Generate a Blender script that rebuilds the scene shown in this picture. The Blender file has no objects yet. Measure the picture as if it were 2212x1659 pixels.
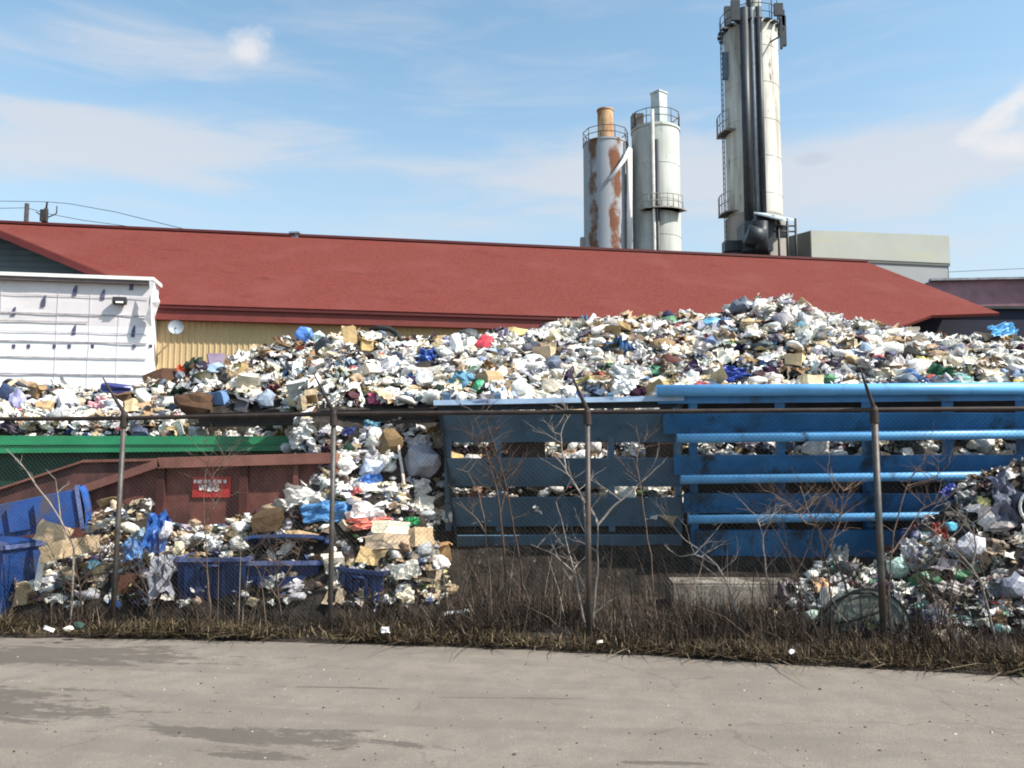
import bpy, bmesh, math, random
import numpy as np
from mathutils import Vector, Matrix, Euler, noise

R = math.radians
random.seed(7)
rng = np.random.default_rng(7)
scene = bpy.context.scene
COL = scene.collection

# ------------------------------------------------------------------ camera
F = 1811.0                      # focal length in units of a 2212 px wide picture
PITCH = math.atan(164 / F)
CZ = 1.98
cam_d = bpy.data.cameras.new("camera")
cam = bpy.data.objects.new("camera", cam_d)
COL.objects.link(cam)
cam.location = (0, 0, CZ)
cam.rotation_euler = (math.pi / 2 + PITCH, 0, 0)
cam_d.sensor_width = 36
cam_d.lens = 36 * F / 2212
cam_d.clip_end = 3000
scene.camera = cam
scene.cycles.pixel_filter_type = 'BLACKMAN_HARRIS'
scene.cycles.filter_width = 1.9
scene.cycles.max_bounces = 6
scene.cycles.transparent_max_bounces = 8

# ------------------------------------------------------------------ light
SUN_AZ = R(67)                  # from the camera's side (-Y) towards the right (+X)
SUN_EL = R(46)
sdir = Vector((math.cos(SUN_EL) * math.sin(SUN_AZ), -math.cos(SUN_EL) * math.cos(SUN_AZ), math.sin(SUN_EL)))
sun_d = bpy.data.lights.new("sun", 'SUN')
sun_d.energy = 5.0
sun_d.angle = R(0.5)
sun_d.color = (1.0, 0.93, 0.83)
sun = bpy.data.objects.new("sun", sun_d)
COL.objects.link(sun)
sun.rotation_euler = sdir.to_track_quat('Z', 'Y').to_euler()
sun.location = (30, -20, 40)

scene.view_settings.view_transform = 'Standard'
scene.view_settings.look = 'None'
scene.view_settings.exposure = 0.55
scene.view_settings.gamma = 1


# ------------------------------------------------------------------ node helper
class N:
    def __init__(s, tree):
        s.t = tree

    def node(s, kind, ins=None, **props):
        n = s.t.nodes.new(kind)
        for k, v in props.items():
            setattr(n, k, v)
        for k, v in (ins or {}).items():
            s.put(n.inputs[k], v)
        return n

    def put(s, sock, v):
        if hasattr(v, 'is_output'):
            s.t.links.new(v, sock)
        else:
            sock.default_value = v

    def m(s, op, a, b=0.0, clamp=False):
        n = s.t.nodes.new('ShaderNodeMath')
        n.operation = op
        n.use_clamp = clamp
        s.put(n.inputs[0], a)
        s.put(n.inputs[1], b)
        return n.outputs[0]

    def mix(s, fac, a, b, blend='MIX'):
        n = s.t.nodes.new('ShaderNodeMix')
        n.data_type = 'RGBA'
        n.blend_type = blend
        s.put(n.inputs[0], fac)
        s.put(n.inputs[6], a)
        s.put(n.inputs[7], b)
        return n.outputs[2]

    def noise(s, vec, scale, detail=4, rough=0.55, dist=0.0):
        n = s.node('ShaderNodeTexNoise', {'Scale': scale, 'Detail': detail, 'Roughness': rough, 'Distortion': dist})
        s.put(n.inputs['Vector'], vec)
        return n.outputs['Fac']

    def ramp(s, fac, lo, hi):
        n = s.node('ShaderNodeMapRange', {'From Min': lo, 'From Max': hi}, interpolation_type='SMOOTHSTEP')
        s.put(n.inputs['Value'], fac)
        return n.outputs[0]


def c4(c):
    return (c[0], c[1], c[2], 1.0)


# ------------------------------------------------------------------ sky
world = bpy.data.worlds.new("World")
scene.world = world
world.use_nodes = True
wt = world.node_tree
wt.nodes.clear()
W = N(wt)
sky = W.node('ShaderNodeTexSky', sky_type='NISHITA')
sky.sun_disc = False
sky.sun_elevation = SUN_EL
sky.sun_rotation = math.pi - SUN_AZ
sky.air_density = 1.0
sky.dust_density = 1.0
sky.ozone_density = 1.0
tc = W.node('ShaderNodeTexCoord')
sep = W.node('ShaderNodeSeparateXYZ', {'Vector': tc.outputs['Generated']})
az = W.m('ARCTAN2', sep.outputs[0], sep.outputs[1])
el = W.m('ARCSINE', sep.outputs[2])
cvec = W.node('ShaderNodeCombineXYZ', {'X': W.m('MULTIPLY', W.m('ADD', az, W.m('MULTIPLY', el, -.6)), 2.6), 'Y': W.m('MULTIPLY', el, 15.0), 'Z': 0.3}).outputs[0]
pvec = W.node('ShaderNodeCombineXYZ', {'X': W.m('MULTIPLY', az, 9.0), 'Y': W.m('MULTIPLY', el, 13.0), 'Z': 0.9}).outputs[0]
streak = W.noise(cvec, 2.0, 6, 0.55, 0.5)
puff = W.noise(pvec, 1.6, 6, 0.6, 0.2)


def ae(u, v):
    d = Vector(((u - 1106) / F, math.cos(PITCH) - math.sin(PITCH) * (829.5 - v) / F,
                math.sin(PITCH) + math.cos(PITCH) * (829.5 - v) / F)).normalized()
    return math.atan2(d.x, d.y), math.asin(d.z)


def blob(u, v, ru, rv, tilt=0.0):
    a0, e0 = ae(u, v)
    da = W.m('SUBTRACT', az, a0)
    de = W.m('SUBTRACT', W.m('SUBTRACT', el, e0), W.m('MULTIPLY', da, tilt))
    q = W.m('ADD', W.m('POWER', W.m('ABSOLUTE', W.m('DIVIDE', da, ru / F)), 2.0),
            W.m('POWER', W.m('ABSOLUTE', W.m('DIVIDE', de, rv / F)), 2.0))
    return W.m('EXPONENT', W.m('MULTIPLY', q, -1.0))


def total(*xs):
    r = xs[0]
    for x in xs[1:]:
        r = W.m('ADD', r, x)
    return r


puffs = total(W.m('MULTIPLY', blob(535, 106, 62, 50), 1.15), W.m('MULTIPLY', blob(2160, 245, 120, 34, 0.45), .95), W.m('MULTIPLY', blob(2190, 320, 70, 30), .85),
              W.m('MULTIPLY', blob(150, 82, 60, 30), .55), W.m('MULTIPLY', blob(320, 100, 80, 30), .5))
pf = W.ramp(W.m('ADD', puffs, W.m('MULTIPLY', W.m('SUBTRACT', puff, 0.5), 1.7)), 0.42, 1.15)
veil = total(W.m('MULTIPLY', blob(230, 320, 420, 68, 0.06), 1.45), W.m('MULTIPLY', blob(120, 252, 220, 24), .7), W.m('MULTIPLY', blob(620, 290, 300, 60), .3),
             W.m('MULTIPLY', blob(1330, 385, 430, 90), 1.35), W.m('MULTIPLY', blob(1950, 350, 420, 62), 1.2),
             W.m('MULTIPLY', blob(330, 95, 330, 66), .95), W.m('MULTIPLY', blob(930, 500, 260, 30, 0.08), .6),
             W.m('MULTIPLY', blob(300, 470, 260, 60), .35), W.m('MULTIPLY', blob(1950, 480, 500, 110), .8))
vf = W.ramp(W.m('ADD', veil, W.m('MULTIPLY', W.m('SUBTRACT', streak, 0.5), 2.4)), 0.15, 1.5)
wide = W.m('MULTIPLY', W.ramp(streak, 0.42, 0.8), 0.30)
fac = W.m('MAXIMUM', W.m('MULTIPLY', vf, .78), wide)
grey = W.m('MULTIPLY', W.ramp(W.m('ADD', blob(1752, 345, 48, 17), W.m('MULTIPLY', W.m('SUBTRACT', puff, 0.5), 1.2)), .35, 1.0), .38)
skyc = W.node('ShaderNodeVectorMath', {0: sky.outputs[0], 1: (0.162, 0.178, 0.160)}, operation='MULTIPLY').outputs[0]
skyc = W.mix(W.m('MULTIPLY', W.ramp(el, 0.47, 0.10), .62), skyc, (0.42, 0.455, 0.50, 1))
skyc = W.mix(fac, skyc, (0.50, 0.515, 0.55, 1))
skyc = W.mix(grey, skyc, (0.34, 0.38, 0.47, 1))
skyc = W.mix(W.m('MULTIPLY', pf, .85), skyc, (0.61, 0.60, 0.61, 1))
bg = W.node('ShaderNodeBackground', {'Color': skyc, 'Strength': 1.0})
W.node('ShaderNodeOutputWorld', {'Surface': bg.outputs[0]})


# ------------------------------------------------------------------ picture point -> world point at a chosen distance
def ray(u, v):
    dx, dz = (u - 1106) / F, (829.5 - v) / F
    return Vector((dx, math.cos(PITCH) - math.sin(PITCH) * dz, math.sin(PITCH) + math.cos(PITCH) * dz))


def P(u, v, Y):
    d = ray(u, v)
    t = Y / d.y
    return Vector((d.x * t, Y, CZ + d.z * t))


def PL(u, v, Y0, k):            # on the upright plane Y = Y0 + k x
    d = ray(u, v)
    t = Y0 / (d.y - k * d.x)
    return Vector((d.x * t, d.y * t, CZ + d.z * t))


def G(u, v, z=0.0):
    d = ray(u, v)
    t = (z - CZ) / d.z
    return Vector((d.x * t, d.y * t, z))


# ------------------------------------------------------------------ materials
MATS = {}


def mat(name, col, rough=0.7, metal=0.0, var=0.18, scale=2.5, bump=0.0, bscale=30, spots=(), spec=0.4):
    """col with a soft mottling; spots = [(colour, noise scale, lo, hi, (sx,sy,sz))] for rust, dirt, stains"""
    if name in MATS:
        return MATS[name]
    m = bpy.data.materials.new(name)
    m.use_nodes = True
    t = m.node_tree
    n = N(t)
    b = t.nodes['Principled BSDF']
    co = n.node('ShaderNodeTexCoord').outputs['Object']
    f = n.noise(co, scale, 5, 0.6)
    lo = c4([max(0, x * (1 - var)) for x in col])
    hi = c4([min(1, x * (1 + var)) for x in col])
    c = n.mix(n.ramp(f, 0.3, 0.7), lo, hi)
    for (sc, ss, a, z, sv) in spots:
        mp = n.node('ShaderNodeMapping', {'Vector': co, 'Scale': sv, 'Location': (ss * 1.7, ss, 3.1)})
        g = n.noise(mp.outputs[0], ss, 6, 0.62)
        c = n.mix(n.ramp(g, a, z), c, c4(sc))
    n.put(b.inputs['Base Color'], c)
    b.inputs['Roughness'].default_value = rough
    b.inputs['Metallic'].default_value = metal
    b.inputs['Specular IOR Level'].default_value = spec
    if bump:
        h = n.noise(co, bscale, 4, 0.6)
        bn = n.node('ShaderNodeBump', {'Strength': bump, 'Distance': 0.03, 'Height': h})
        n.put(b.inputs['Normal'], bn.outputs[0])
    MATS[name] = m
    return m


def attr_mat(name, attr, rough, var=0.3, scale=9, bump=0.4, spec=0.4, trans=0.0):
    m = bpy.data.materials.new(name)
    m.use_nodes = True
    t = m.node_tree
    n = N(t)
    b = t.nodes['Principled BSDF']
    a = n.node('ShaderNodeAttribute', attribute_name=attr)
    co = n.node('ShaderNodeTexCoord').outputs['Object']
    f = n.noise(co, scale, 5, 0.65)
    k = n.node('ShaderNodeMapRange', {'Value': f, 'From Min': 0.3, 'From Max': 0.7, 'To Min': 1 - var, 'To Max': 1 + var * .5})
    vm = n.node('ShaderNodeVectorMath', {0: a.outputs['Color'], 1: k.outputs[0]}, operation='MULTIPLY')
    n.put(b.inputs['Base Color'], vm.outputs[0])
    b.inputs['Roughness'].default_value = rough
    b.inputs['Specular IOR Level'].default_value = spec
    if bump:
        h = n.noise(co, scale * 3, 3, 0.6)
        bn = n.node('ShaderNodeBump', {'Strength': bump, 'Distance': 0.05, 'Height': h})
        n.put(b.inputs['Normal'], bn.outputs[0])
    return m


# ------------------------------------------------------------------ mesh builder
OFF = {}


class MB:
    def __init__(s):
        s.v, s.f, s.m, s.s = [], [], [], []

    def add(s, vs, fs, m=0, smooth=False):
        o = len(s.v)
        s.v += [tuple(p) for p in vs]
        for f in fs:
            s.f.append(tuple(i + o for i in f))
            s.m.append(m)
            s.s.append(smooth)
        return s

    def hexa(s, p, m=0):        # 8 points: bottom 4 ccw, top 4 ccw
        return s.add(p, [(3, 2, 1, 0), (4, 5, 6, 7), (0, 1, 5, 4), (1, 2, 6, 5), (2, 3, 7, 6), (3, 0, 4, 7)], m)

    def box(s, c, size, rot=None, m=0):
        h = Vector(size) / 2
        ps = [Vector((x * h.x, y * h.y, z * h.z)) for z in (-1, 1) for x, y in ((-1, -1), (1, -1), (1, 1), (-1, 1))]
        M = rot.to_matrix() if isinstance(rot, Euler) else (rot if rot is not None else None)
        c = Vector(c)
        return s.hexa([(M @ p if M is not None else p) + c for p in ps], m)

    def bar(s, a, b, w, h, m=0, up=Vector((0, 0, 1))):     # rectangular bar from a to b
        a, b = Vector(a), Vector(b)
        d = (b - a).normalized()
        r = d.cross(up).normalized()
        q = r.cross(d)
        ps = []
        for e in (a, b):
            ps.append([e + r * x * w / 2 + q * z * h / 2 for x, z in ((-1, -1), (1, -1), (1, 1), (-1, 1))])
        return s.hexa(ps[0] + ps[1], m)

    def ext(s, pts, vec, m=0):   # polygon pushed along vec
        n = len(pts)
        vec = Vector(vec)
        a = [Vector(p) for p in pts]
        fs = [tuple(range(n)), tuple(reversed(range(n, 2 * n)))]
        fs += [(i, i + n, (i + 1) % n + n, (i + 1) % n) for i in range(n)]
        return s.add(a + [p + vec for p in a], fs, m)

    def tube(s, pts, r, n=8, m=0, smooth=True, cap=True):
        pts = [Vector(p) for p in pts]
        rs = r if isinstance(r, (list, tuple)) else [r] * len(pts)
        vs, fs = [], []
        prev = None
        for i, p in enumerate(pts):
            d = (pts[min(i + 1, len(pts) - 1)] - pts[max(i - 1, 0)]).normalized()
            if prev is None:
                q = d.cross(Vector((0, 0, 1)) if abs(d.z) < .9 else Vector((1, 0, 0))).normalized()
            else:
                q = (prev - d * prev.dot(d)).normalized()
            prev = q
            w = d.cross(q)
            for k in range(n):
                a = 2 * math.pi * k / n
                vs.append(p + (q * math.cos(a) + w * math.sin(a)) * rs[i])
        for i in range(len(pts) - 1):
            for k in range(n):
                fs.append((i * n + k, i * n + (k + 1) % n, (i + 1) * n + (k + 1) % n, (i + 1) * n + k))
        s.add(vs, fs, m, smooth)
        if cap:
            e = len(s.v) - len(vs)
            s.f += [tuple(e + k for k in reversed(range(n))), tuple(e + (len(pts) - 1) * n + k for k in range(n))]
            s.m += [m, m]
            s.s += [False, False]
        return s

    def lathe(s, prof, c, n=32, m=0, axis=None, smooth=True):
        c = Vector(c)
        M = axis if axis is not None else Matrix.Identity(3)
        for j in range(len(prof) - 1):
            (r0, z0), (r1, z1) = prof[j], prof[j + 1]
            vs, fs = [], []
            for r_, z_ in ((r0, z0), (r1, z1)):
                for k in range(n):
                    a = 2 * math.pi * k / n
                    vs.append(c + M @ Vector((r_ * math.cos(a), r_ * math.sin(a), z_)))
            for k in range(n):
                fs.append((k, (k + 1) % n, n + (k + 1) % n, n + k))
            s.add(vs, fs, m, smooth)
        return s

    def build(s, name, mats, parent=None, loc=None):
        if not isinstance(mats, (list, tuple)):
            mats = [mats]
        off = Vector(OFF[parent.name]) if parent is not None else Vector(loc or (0, 0, 0))
        me = bpy.data.meshes.new(name)
        me.from_pydata([(p[0] - off.x, p[1] - off.y, p[2] - off.z) for p in s.v], [], s.f)
        for x in mats:
            me.materials.append(x)
        me.polygons.foreach_set('material_index', s.m)
        me.polygons.foreach_set('use_smooth', s.s)
        me.update()
        o = bpy.data.objects.new(name, me)
        COL.objects.link(o)
        if parent is not None:
            o.parent = parent
        else:
            o.location = off
        OFF[o.name] = tuple(off)
        return o


def tag(o, label=None, cat=None, group=None, kind=None):
    for k, v in (('label', label), ('category', cat), ('group', group), ('kind', kind)):
        if v:
            o[k] = v
    return o


def thing(name, label, cat, loc, group=None):
    o = bpy.data.objects.new(name, None)
    COL.objects.link(o)
    o.location = loc
    o.empty_display_size = .2
    OFF[o.name] = tuple(loc)
    return tag(o, label, cat, group)


# ------------------------------------------------------------------ common materials
rust = [((.10, .035, .015), 3.0, .56, .66, (1, 1, .5))]
M_road = None
M_ground = mat('dirt', (.075, .058, .04), .95, 0, .4, 1.5, .5, 12)
M_postz = mat('weathered_galvanised_steel', (.085, .080, .076), .5, .3, .3, 5, .15, 60, [((.10, .06, .04), 6, .5, .7, (1, 1, .4))])
M_rail = mat('rusty_rail', (.040, .029, .025), .7, .2, .3, 5, .2, 60)
M_wire = mat('old_wire', (.03, .028, .026), .6, .4, .2, 5)
M_redroof = mat('red_roof_shingle', (.150, .040, .033), .95, 0, .16, 9.0, .12, 60, [((.165, .050, .043), .35, .45, .7, (1, 1, 1)), ((.12, .03, .026), 1.2, .58, .75, (.4, 1, 1))], spec=.08)
M_redtrim = mat('dark_red_trim', (.17, .034, .028), .6, 0, .1, 2)
M_maroon = mat('maroon_gutter', (.085, .012, .012), .5, 0, .1, 2)
M_yellow = mat('yellow_siding', (.50, .37, .205), .6, 0, .05, 1.0, 0, 30, [((.40, .30, .17), .7, .52, .75, (1, 1, .2))])
M_slate = mat('slate_siding', (.028, .045, .055), .7, 0, .15, 1.5)
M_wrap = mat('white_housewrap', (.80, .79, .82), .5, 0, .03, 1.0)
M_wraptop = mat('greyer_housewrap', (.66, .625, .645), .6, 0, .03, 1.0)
M_print = mat('blue_print', (.09, .09, .16), .6)
M_batten = mat('grey_batten', (.36, .34, .37), .7, 0, .3, 4)
M_white = mat('white_paint', (.80, .79, .76), .5, 0, .04)
M_blackmetal = mat('black_metal', (.03, .03, .033), .5, .2)
M_silo = mat('pale_silo_concrete', (.60, .60, .55), .75, 0, .08, .5, .05, 8, [((.27, .245, .205), .7, .42, .68, (1, 1, .10)), ((.16, .13, .10), 1.6, .60, .72, (1, 1, .25))])
M_silog = mat('greenish_silo', (.50, .53, .50), .75, 0, .08, .5, .05, 8, [((.31, .32, .28), .6, .44, .70, (1, 1, .12)), ((.20, .17, .13), 1.8, .62, .72, (1, 1, .25))])
M_silor = mat('rust_streaked_silo', (.40, .43, .46), .7, 0, .08, .5, .05, 8, [((.30, .22, .15), .9, .47, .56, (1.6, 1.6, .25)), ((.15, .06, .025), .8, .52, .57, (1.5, 1.5, .5))])
M_siloblue = mat('grey_silo_side', (.30, .28, .255), .8, 0, .15, .5)
M_darkpipe = mat('dark_pipe', (.035, .042, .05), .5, .2)
M_greypipe = mat('grey_pipe', (.22, .25, .28), .5, .2)
M_rusty = mat('orange_rust_metal', (.46, .30, .17), .8, 0, .3, .8, 0, 30, [((.33, .13, .03), .8, .45, .6, (1, 1, .6))])
M_shed = mat('grey_shed_cladding', (.38, .40, .36), .7, 0, .05, .4, 0, 30, [((.42, .42, .30), .5, .5, .75, (.3, 1, 2))])
M_shed2 = mat('grey_shed_lower', (.30, .32, .33), .7, 0, .05, .4)
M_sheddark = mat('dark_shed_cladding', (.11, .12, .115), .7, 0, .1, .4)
M_mauve = mat('mauve_wall', (.33, .18, .20), .85, 0, .25, .6, 0, 30, [((.05, .03, .04), .9, .56, .7, (1, 1, .25))])
M_shadenavy = mat('shade_navy_paint', (.006, .008, .03), .7)  # shade under the roof put into a near-black navy
M_redbin = mat('rust_red_bin', (.17, .062, .048), .75, 0, .3, 2.5, .2, 30, [((.07, .03, .025), 2.2, .5, .7, (1, 1, .4)), ((.22, .10, .08), 4, .6, .75, (1, 1, .4))])
M_redrail = mat('rust_red_rail', (.22, .092, .07), .7, 0, .25, 3, .1, 30)
M_green = mat('green_bin_paint', (.03, .27, .12), .4, 0, .12, 2, 0, 30, [((.10, .14, .10), 3, .62, .75, (1, 1, 1))])
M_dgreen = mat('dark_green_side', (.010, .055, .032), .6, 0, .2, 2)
M_blue = mat('bright_blue_paint', (.15, .42, .74), .42, 0, .15, 2, .05, 20, [((.06, .09, .12), 3.5, .6, .75, (1, 1, .6))])
M_slat = mat('faded_slate_blue_paint', (.078, .140, .205), .6, 0, .2, 1.5, .08, 20, [((.035, .03, .03), 2.5, .6, .72, (1, 1, .4))])
M_lip = mat('worn_light_blue_lip', (.35, .48, .66), .45, 0, .15, 4, 0, 20, [((.10, .14, .25), 5, .58, .7, (.3, 1, 1))])
M_beam = mat('dark_rusty_steel', (.040, .028, .024), .8, .1, .3, 4, .2, 40)
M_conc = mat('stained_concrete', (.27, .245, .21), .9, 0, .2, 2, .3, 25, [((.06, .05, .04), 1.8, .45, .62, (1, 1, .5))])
M_concdark = mat('stained_shade_dark_concrete', (.030, .026, .024), .9, 0, .3, 2, .3, 25)  # shade of the hopper overhang put into the dark base colour
M_bluebin = mat('blue_cart_plastic', (.012, .052, .20), .5, 0, .25, 3, .15, 12, [((.07, .065, .075), 3, .48, .68, (1, 1, .5))])
M_navybin = mat('navy_tub_plastic', (.009, .030, .105), .45, 0, .2, 3, .05, 20, [((.03, .03, .06), 3, .5, .7, (1, 1, .4))])
M_bluerim = mat('scuffed_blue_rim', (.09, .12, .26), .5, 0, .4, 8)
M_lidblue = mat('bright_blue_lid', (.022, .095, .36), .45, 0, .2, 3, .15, 12, [((.09, .10, .14), 3, .5, .7, (1, 1, 1))])
M_black = mat('black_rubber', (.015, .014, .014), .6)
M_dish = mat('dish_grey', (.27, .31, .36), .5)
M_pole = mat('pole_wood', (.045, .04, .04), .9)
M_drum = mat('grey_green_drum', (.17, .20, .175), .65, 0, .2, 3, .1, 20, [((.07, .06, .045), 3, .52, .68, (1, 1, .7))])
M_sign = mat('faded_red_sign', (.42, .035, .03), .6, 0, .2, 8)
M_signw = mat('sign_lettering', (.78, .70, .68), .6)

# ------------------------------------------------------------------ ground, road, verge
g = MB()
g.add([(-400, -60, -.06), (400, -60, -.06), (400, 700, -.06), (-400, 700, -.06)], [(0, 1, 2, 3)])
tag(g.build('ground', M_ground), kind='structure')

edge_uv = [(-900, 1362), (-400, 1369), (0, 1377), (300, 1381), (600, 1387), (900, 1396), (1100, 1403), (1400, 1417), (1700, 1436), (2000, 1451), (2212, 1463), (2600, 1486), (3200, 1525)]
edge = [G(u, v, 0) for u, v in edge_uv]
edge = [Vector((-40, edge[0].y + 3.6, 0))] + edge + [Vector((30, edge[-1].y - 3.5, 0))]
# finer wobbling edge
fine = []
for a, b in zip(edge[:-1], edge[1:]):
    k = max(1, int((b - a).length / .12))
    for i in range(k):
        p = a.lerp(b, i / k)
        p.y += .05 * noise.noise(Vector((p.x * 2.3, 0, 0))) + .025 * noise.noise(Vector((p.x * 9, 3, 0)))
        fine.append(p)
fine.append(edge[-1])


def road_material():
    m = bpy.data.materials.new('sunlit_worn_asphalt')
    m.use_nodes = True
    n = N(m.node_tree)
    b = m.node_tree.nodes['Principled BSDF']
    co = n.node('ShaderNodeTexCoord').outputs['Object']
    sp = n.node('ShaderNodeSeparateXYZ', {'Vector': co})
    X, Y = sp.outputs[0], sp.outputs[1]
    base = n.noise(co, .8, 6, .6)
    c = n.mix(n.ramp(base, .3, .7), (.206, .177, .150, 1), (.262, .226, .190, 1))
    fine_ = n.noise(co, 55, 5, .75)
    c = n.mix(n.m('MULTIPLY', n.ramp(fine_, .42, .70), .6), c, (.128, .110, .092, 1))
    grit = n.noise(co, 22, 6, .8)
    c = n.mix(n.m('MULTIPLY', n.ramp(grit, .50, .68), .5), c, (.31, .282, .245, 1))
    mid = n.noise(co, 3.5, 4, .6)
    c = n.mix(n.m('MULTIPLY', n.ramp(mid, .42, .66), .55), c, (.175, .154, .131, 1))
    # wheel-worn bands along the road
    dep = n.m('ADD', Y, n.m('MULTIPLY', X, .165))
    st = n.node('ShaderNodeCombineXYZ', {'X': n.m('MULTIPLY', X, .25), 'Y': n.m('MULTIPLY', dep, 2.4), 'Z': 0.0})
    band = n.noise(st.outputs[0], 1.0, 4, .55, .3)
    c = n.mix(n.m('MULTIPLY', n.ramp(band, .48, .66), .55), c, (.168, .148, .126, 1))
    # damp stains with their own outlines on the near left
    sv = n.node('ShaderNodeCombineXYZ', {'X': n.m('MULTIPLY', X, .8), 'Y': n.m('MULTIPLY', dep, 3.4), 'Z': 4.0})
    sn = n.m('ADD', n.m('MULTIPLY', n.noise(sv.outputs[0], 1.5, 8, .72, .6), .75), n.m('MULTIPLY', n.noise(co, 9, 6, .7), .25))

    def pool(x0, y0, rx, ry, k=0.0):
        q = n.m('ADD', n.m('POWER', n.m('ABSOLUTE', n.m('DIVIDE', n.m('SUBTRACT', X, x0), rx)), 2.0),
                n.m('POWER', n.m('ABSOLUTE', n.m('DIVIDE', n.m('SUBTRACT', n.m('ADD', Y, n.m('MULTIPLY', X, k)), y0 + k * x0), ry)), 2.0))
        return n.m('EXPONENT', n.m('MULTIPLY', q, -1.0))
    pools = None
    for (u0, v0, u1, v1, w) in POOLS:
        a, z = G(u0, v0), G(u1, v1)
        mid_ = (a + z) / 2
        k = -(z.y - a.y) / (z.x - a.x)
        pl = pool(mid_.x, mid_.y, abs(z.x - a.x) / 2, w, k)
        pools = pl if pools is None else n.m('MAXIMUM', pools, pl)
    wet = n.ramp(n.m('ADD', pools, n.m('MULTIPLY', n.m('SUBTRACT', sn, .5), 3.8)), .46, .70)
    c = n.mix(n.m('MULTIPLY', wet, .75), c, (.094, .083, .072, 1))
    # pits, grit and thin cracks
    wv = n.node('ShaderNodeVectorMath', {0: co, 1: n.node('ShaderNodeVectorMath', {0: n.node('ShaderNodeTexNoise', {'Scale': 3.0, 'Detail': 4.0, 'Vector': co}).outputs['Color'], 1: (.35, .35, .35)}, operation='MULTIPLY').outputs[0]}, operation='ADD')
    ck = n.node('ShaderNodeTexVoronoi', {'Vector': wv.outputs[0], 'Scale': .55}, feature='DISTANCE_TO_EDGE')
    crack = n.m('MULTIPLY', n.m('LESS_THAN', ck.outputs['Distance'], .006), n.ramp(n.noise(co, .7, 3, .5), .48, .56))
    c = n.mix(n.m('MULTIPLY', crack, .28), c, (.07, .062, .055, 1))
    chip = n.node('ShaderNodeTexVoronoi', {'Vector': co, 'Scale': 30.0})
    c = n.mix(n.m('MULTIPLY', n.m('LESS_THAN', chip.outputs['Distance'], .22), .35), c, chip.outputs['Color'], 'SOFT_LIGHT')
    spots = n.node('ShaderNodeTexVoronoi', {'Vector': co, 'Scale': 2.6, 'Randomness': 1.0})
    c = n.mix(n.m('MULTIPLY', n.m('LESS_THAN', spots.outputs['Distance'], .035), .8), c, (.04, .035, .03, 1))
    n.put(b.inputs['Base Color'], c)
    b.inputs['Roughness'].default_value = .9
    b.inputs['Specular IOR Level'].default_value = .2
    h = n.m('ADD', n.noise(co, 60, 4, .7), n.m('MULTIPLY', n.noise(co, 7, 3, .5), .8))
    bn = n.node('ShaderNodeBump', {'Strength': .6, 'Distance': .014, 'Height': h})
    n.put(b.inputs['Normal'], bn.outputs[0])
    return m


POOLS = [(-350, 1404, 520, 1424, .55), (-500, 1492, 310, 1508, .34), (-400, 1530, 330, 1546, .34), (250, 1572, 900, 1610, .25), (420, 1626, 700, 1640, .10),
         (1330, 1645, 1560, 1650, .04), (2170, 1552, 2420, 1556, .05), (560, 1482, 880, 1488, .03), (850, 1505, 1300, 1510, .02)]
M_road = road_material()
r = MB()
nF = len(fine)
r.add([(p.x, p.y, 0) for p in fine] + [(p.x, -40, 0) for p in fine] + [(p.x, p.y, -.1) for p in fine],
      [(i, i + nF, i + 1 + nF, i + 1) for i in range(nF - 1)] + [(i, i + 1, i + 1 + 2 * nF, i + 2 * nF) for i in range(nF - 1)])
tag(r.build('road', M_road), kind='structure')


def edge_y(x):
    return np.interp(x, [p.x for p in fine], [p.y for p in fine])


def fence_y(x):
    return 9.4 - .13 * x


# verge: rough strip of dead soil between road and yard, rising a little
vb = MB()
nx, ny = 320, 40
vs = []
for j in range(ny):
    for i in range(nx):
        x = -16 + 32 * i / (nx - 1)
        y0 = float(edge_y(x)) - .05
        y = y0 + (14 - y0) * (j / (ny - 1)) ** 1.5
        d = y - y0
        z = -.02 + .10 * min(1, d / .5) + .05 * noise.noise(Vector((x * 1.7, y * 1.7, 0))) * min(1, d * 2) + .03 * noise.noise(Vector((x * 7, y * 7, 5))) * min(1, d * 3)
        vs.append((x, y, z))
vb.add(vs, [(j * nx + i, j * nx + i + 1, (j + 1) * nx + i + 1, (j + 1) * nx + i) for j in range(ny - 1) for i in range(nx - 1)])
M_verge = mat('dead_verge_soil', (.034, .025, .019), .95, 0, .45, 3, .6, 25, [((.075, .056, .034), 2.5, .52, .72, (1, 1, 1)), ((.13, .12, .10), 14, .66, .74, (1, 1, 1))])
tag(vb.build('verge', M_verge), kind='structure')

# ------------------------------------------------------------------ warehouse with the red roof
KW = math.tan(R(10))
TW = Vector((math.cos(R(10)), math.sin(R(10)), 0))
NW = Vector((math.sin(R(10)), -math.cos(R(10)), 0))
Y0 = 34.0
ze = (PL(340, 662, Y0, KW).z + PL(1300, 689, Y0, KW).z) / 2
OV = .44
org = Vector((0, Y0, 0))


def Wp(s, d, z):                # s along the wall, d behind the wall plane
    return org + TW * s - NW * d + Vector((0, 0, z))


def S_of(p):
    return (p - org).dot(TW)


YR = 42.0
D_R = (YR - Y0) * math.cos(R(10))
zr_ = (PL(0, 489, YR, KW).z + PL(1080, 530, YR, KW).z + PL(1870, 560, YR, KW).z) / 3
sL, sR = -34.0, S_of(PL(1872, 560, YR, KW))
pitch_n = (Vector((0, 0, 1)) * D_R + NW * (zr_ - ze)).normalized()


def on_roof(u, v):
    d = ray(u, v)
    p0 = Wp(0, -OV, ze)
    n_ = TW.cross(Wp(0, D_R, zr_) - p0).normalized()
    c = Vector((0, 0, CZ))
    return c + d * ((p0 - c).dot(n_) / d.dot(n_))


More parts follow.
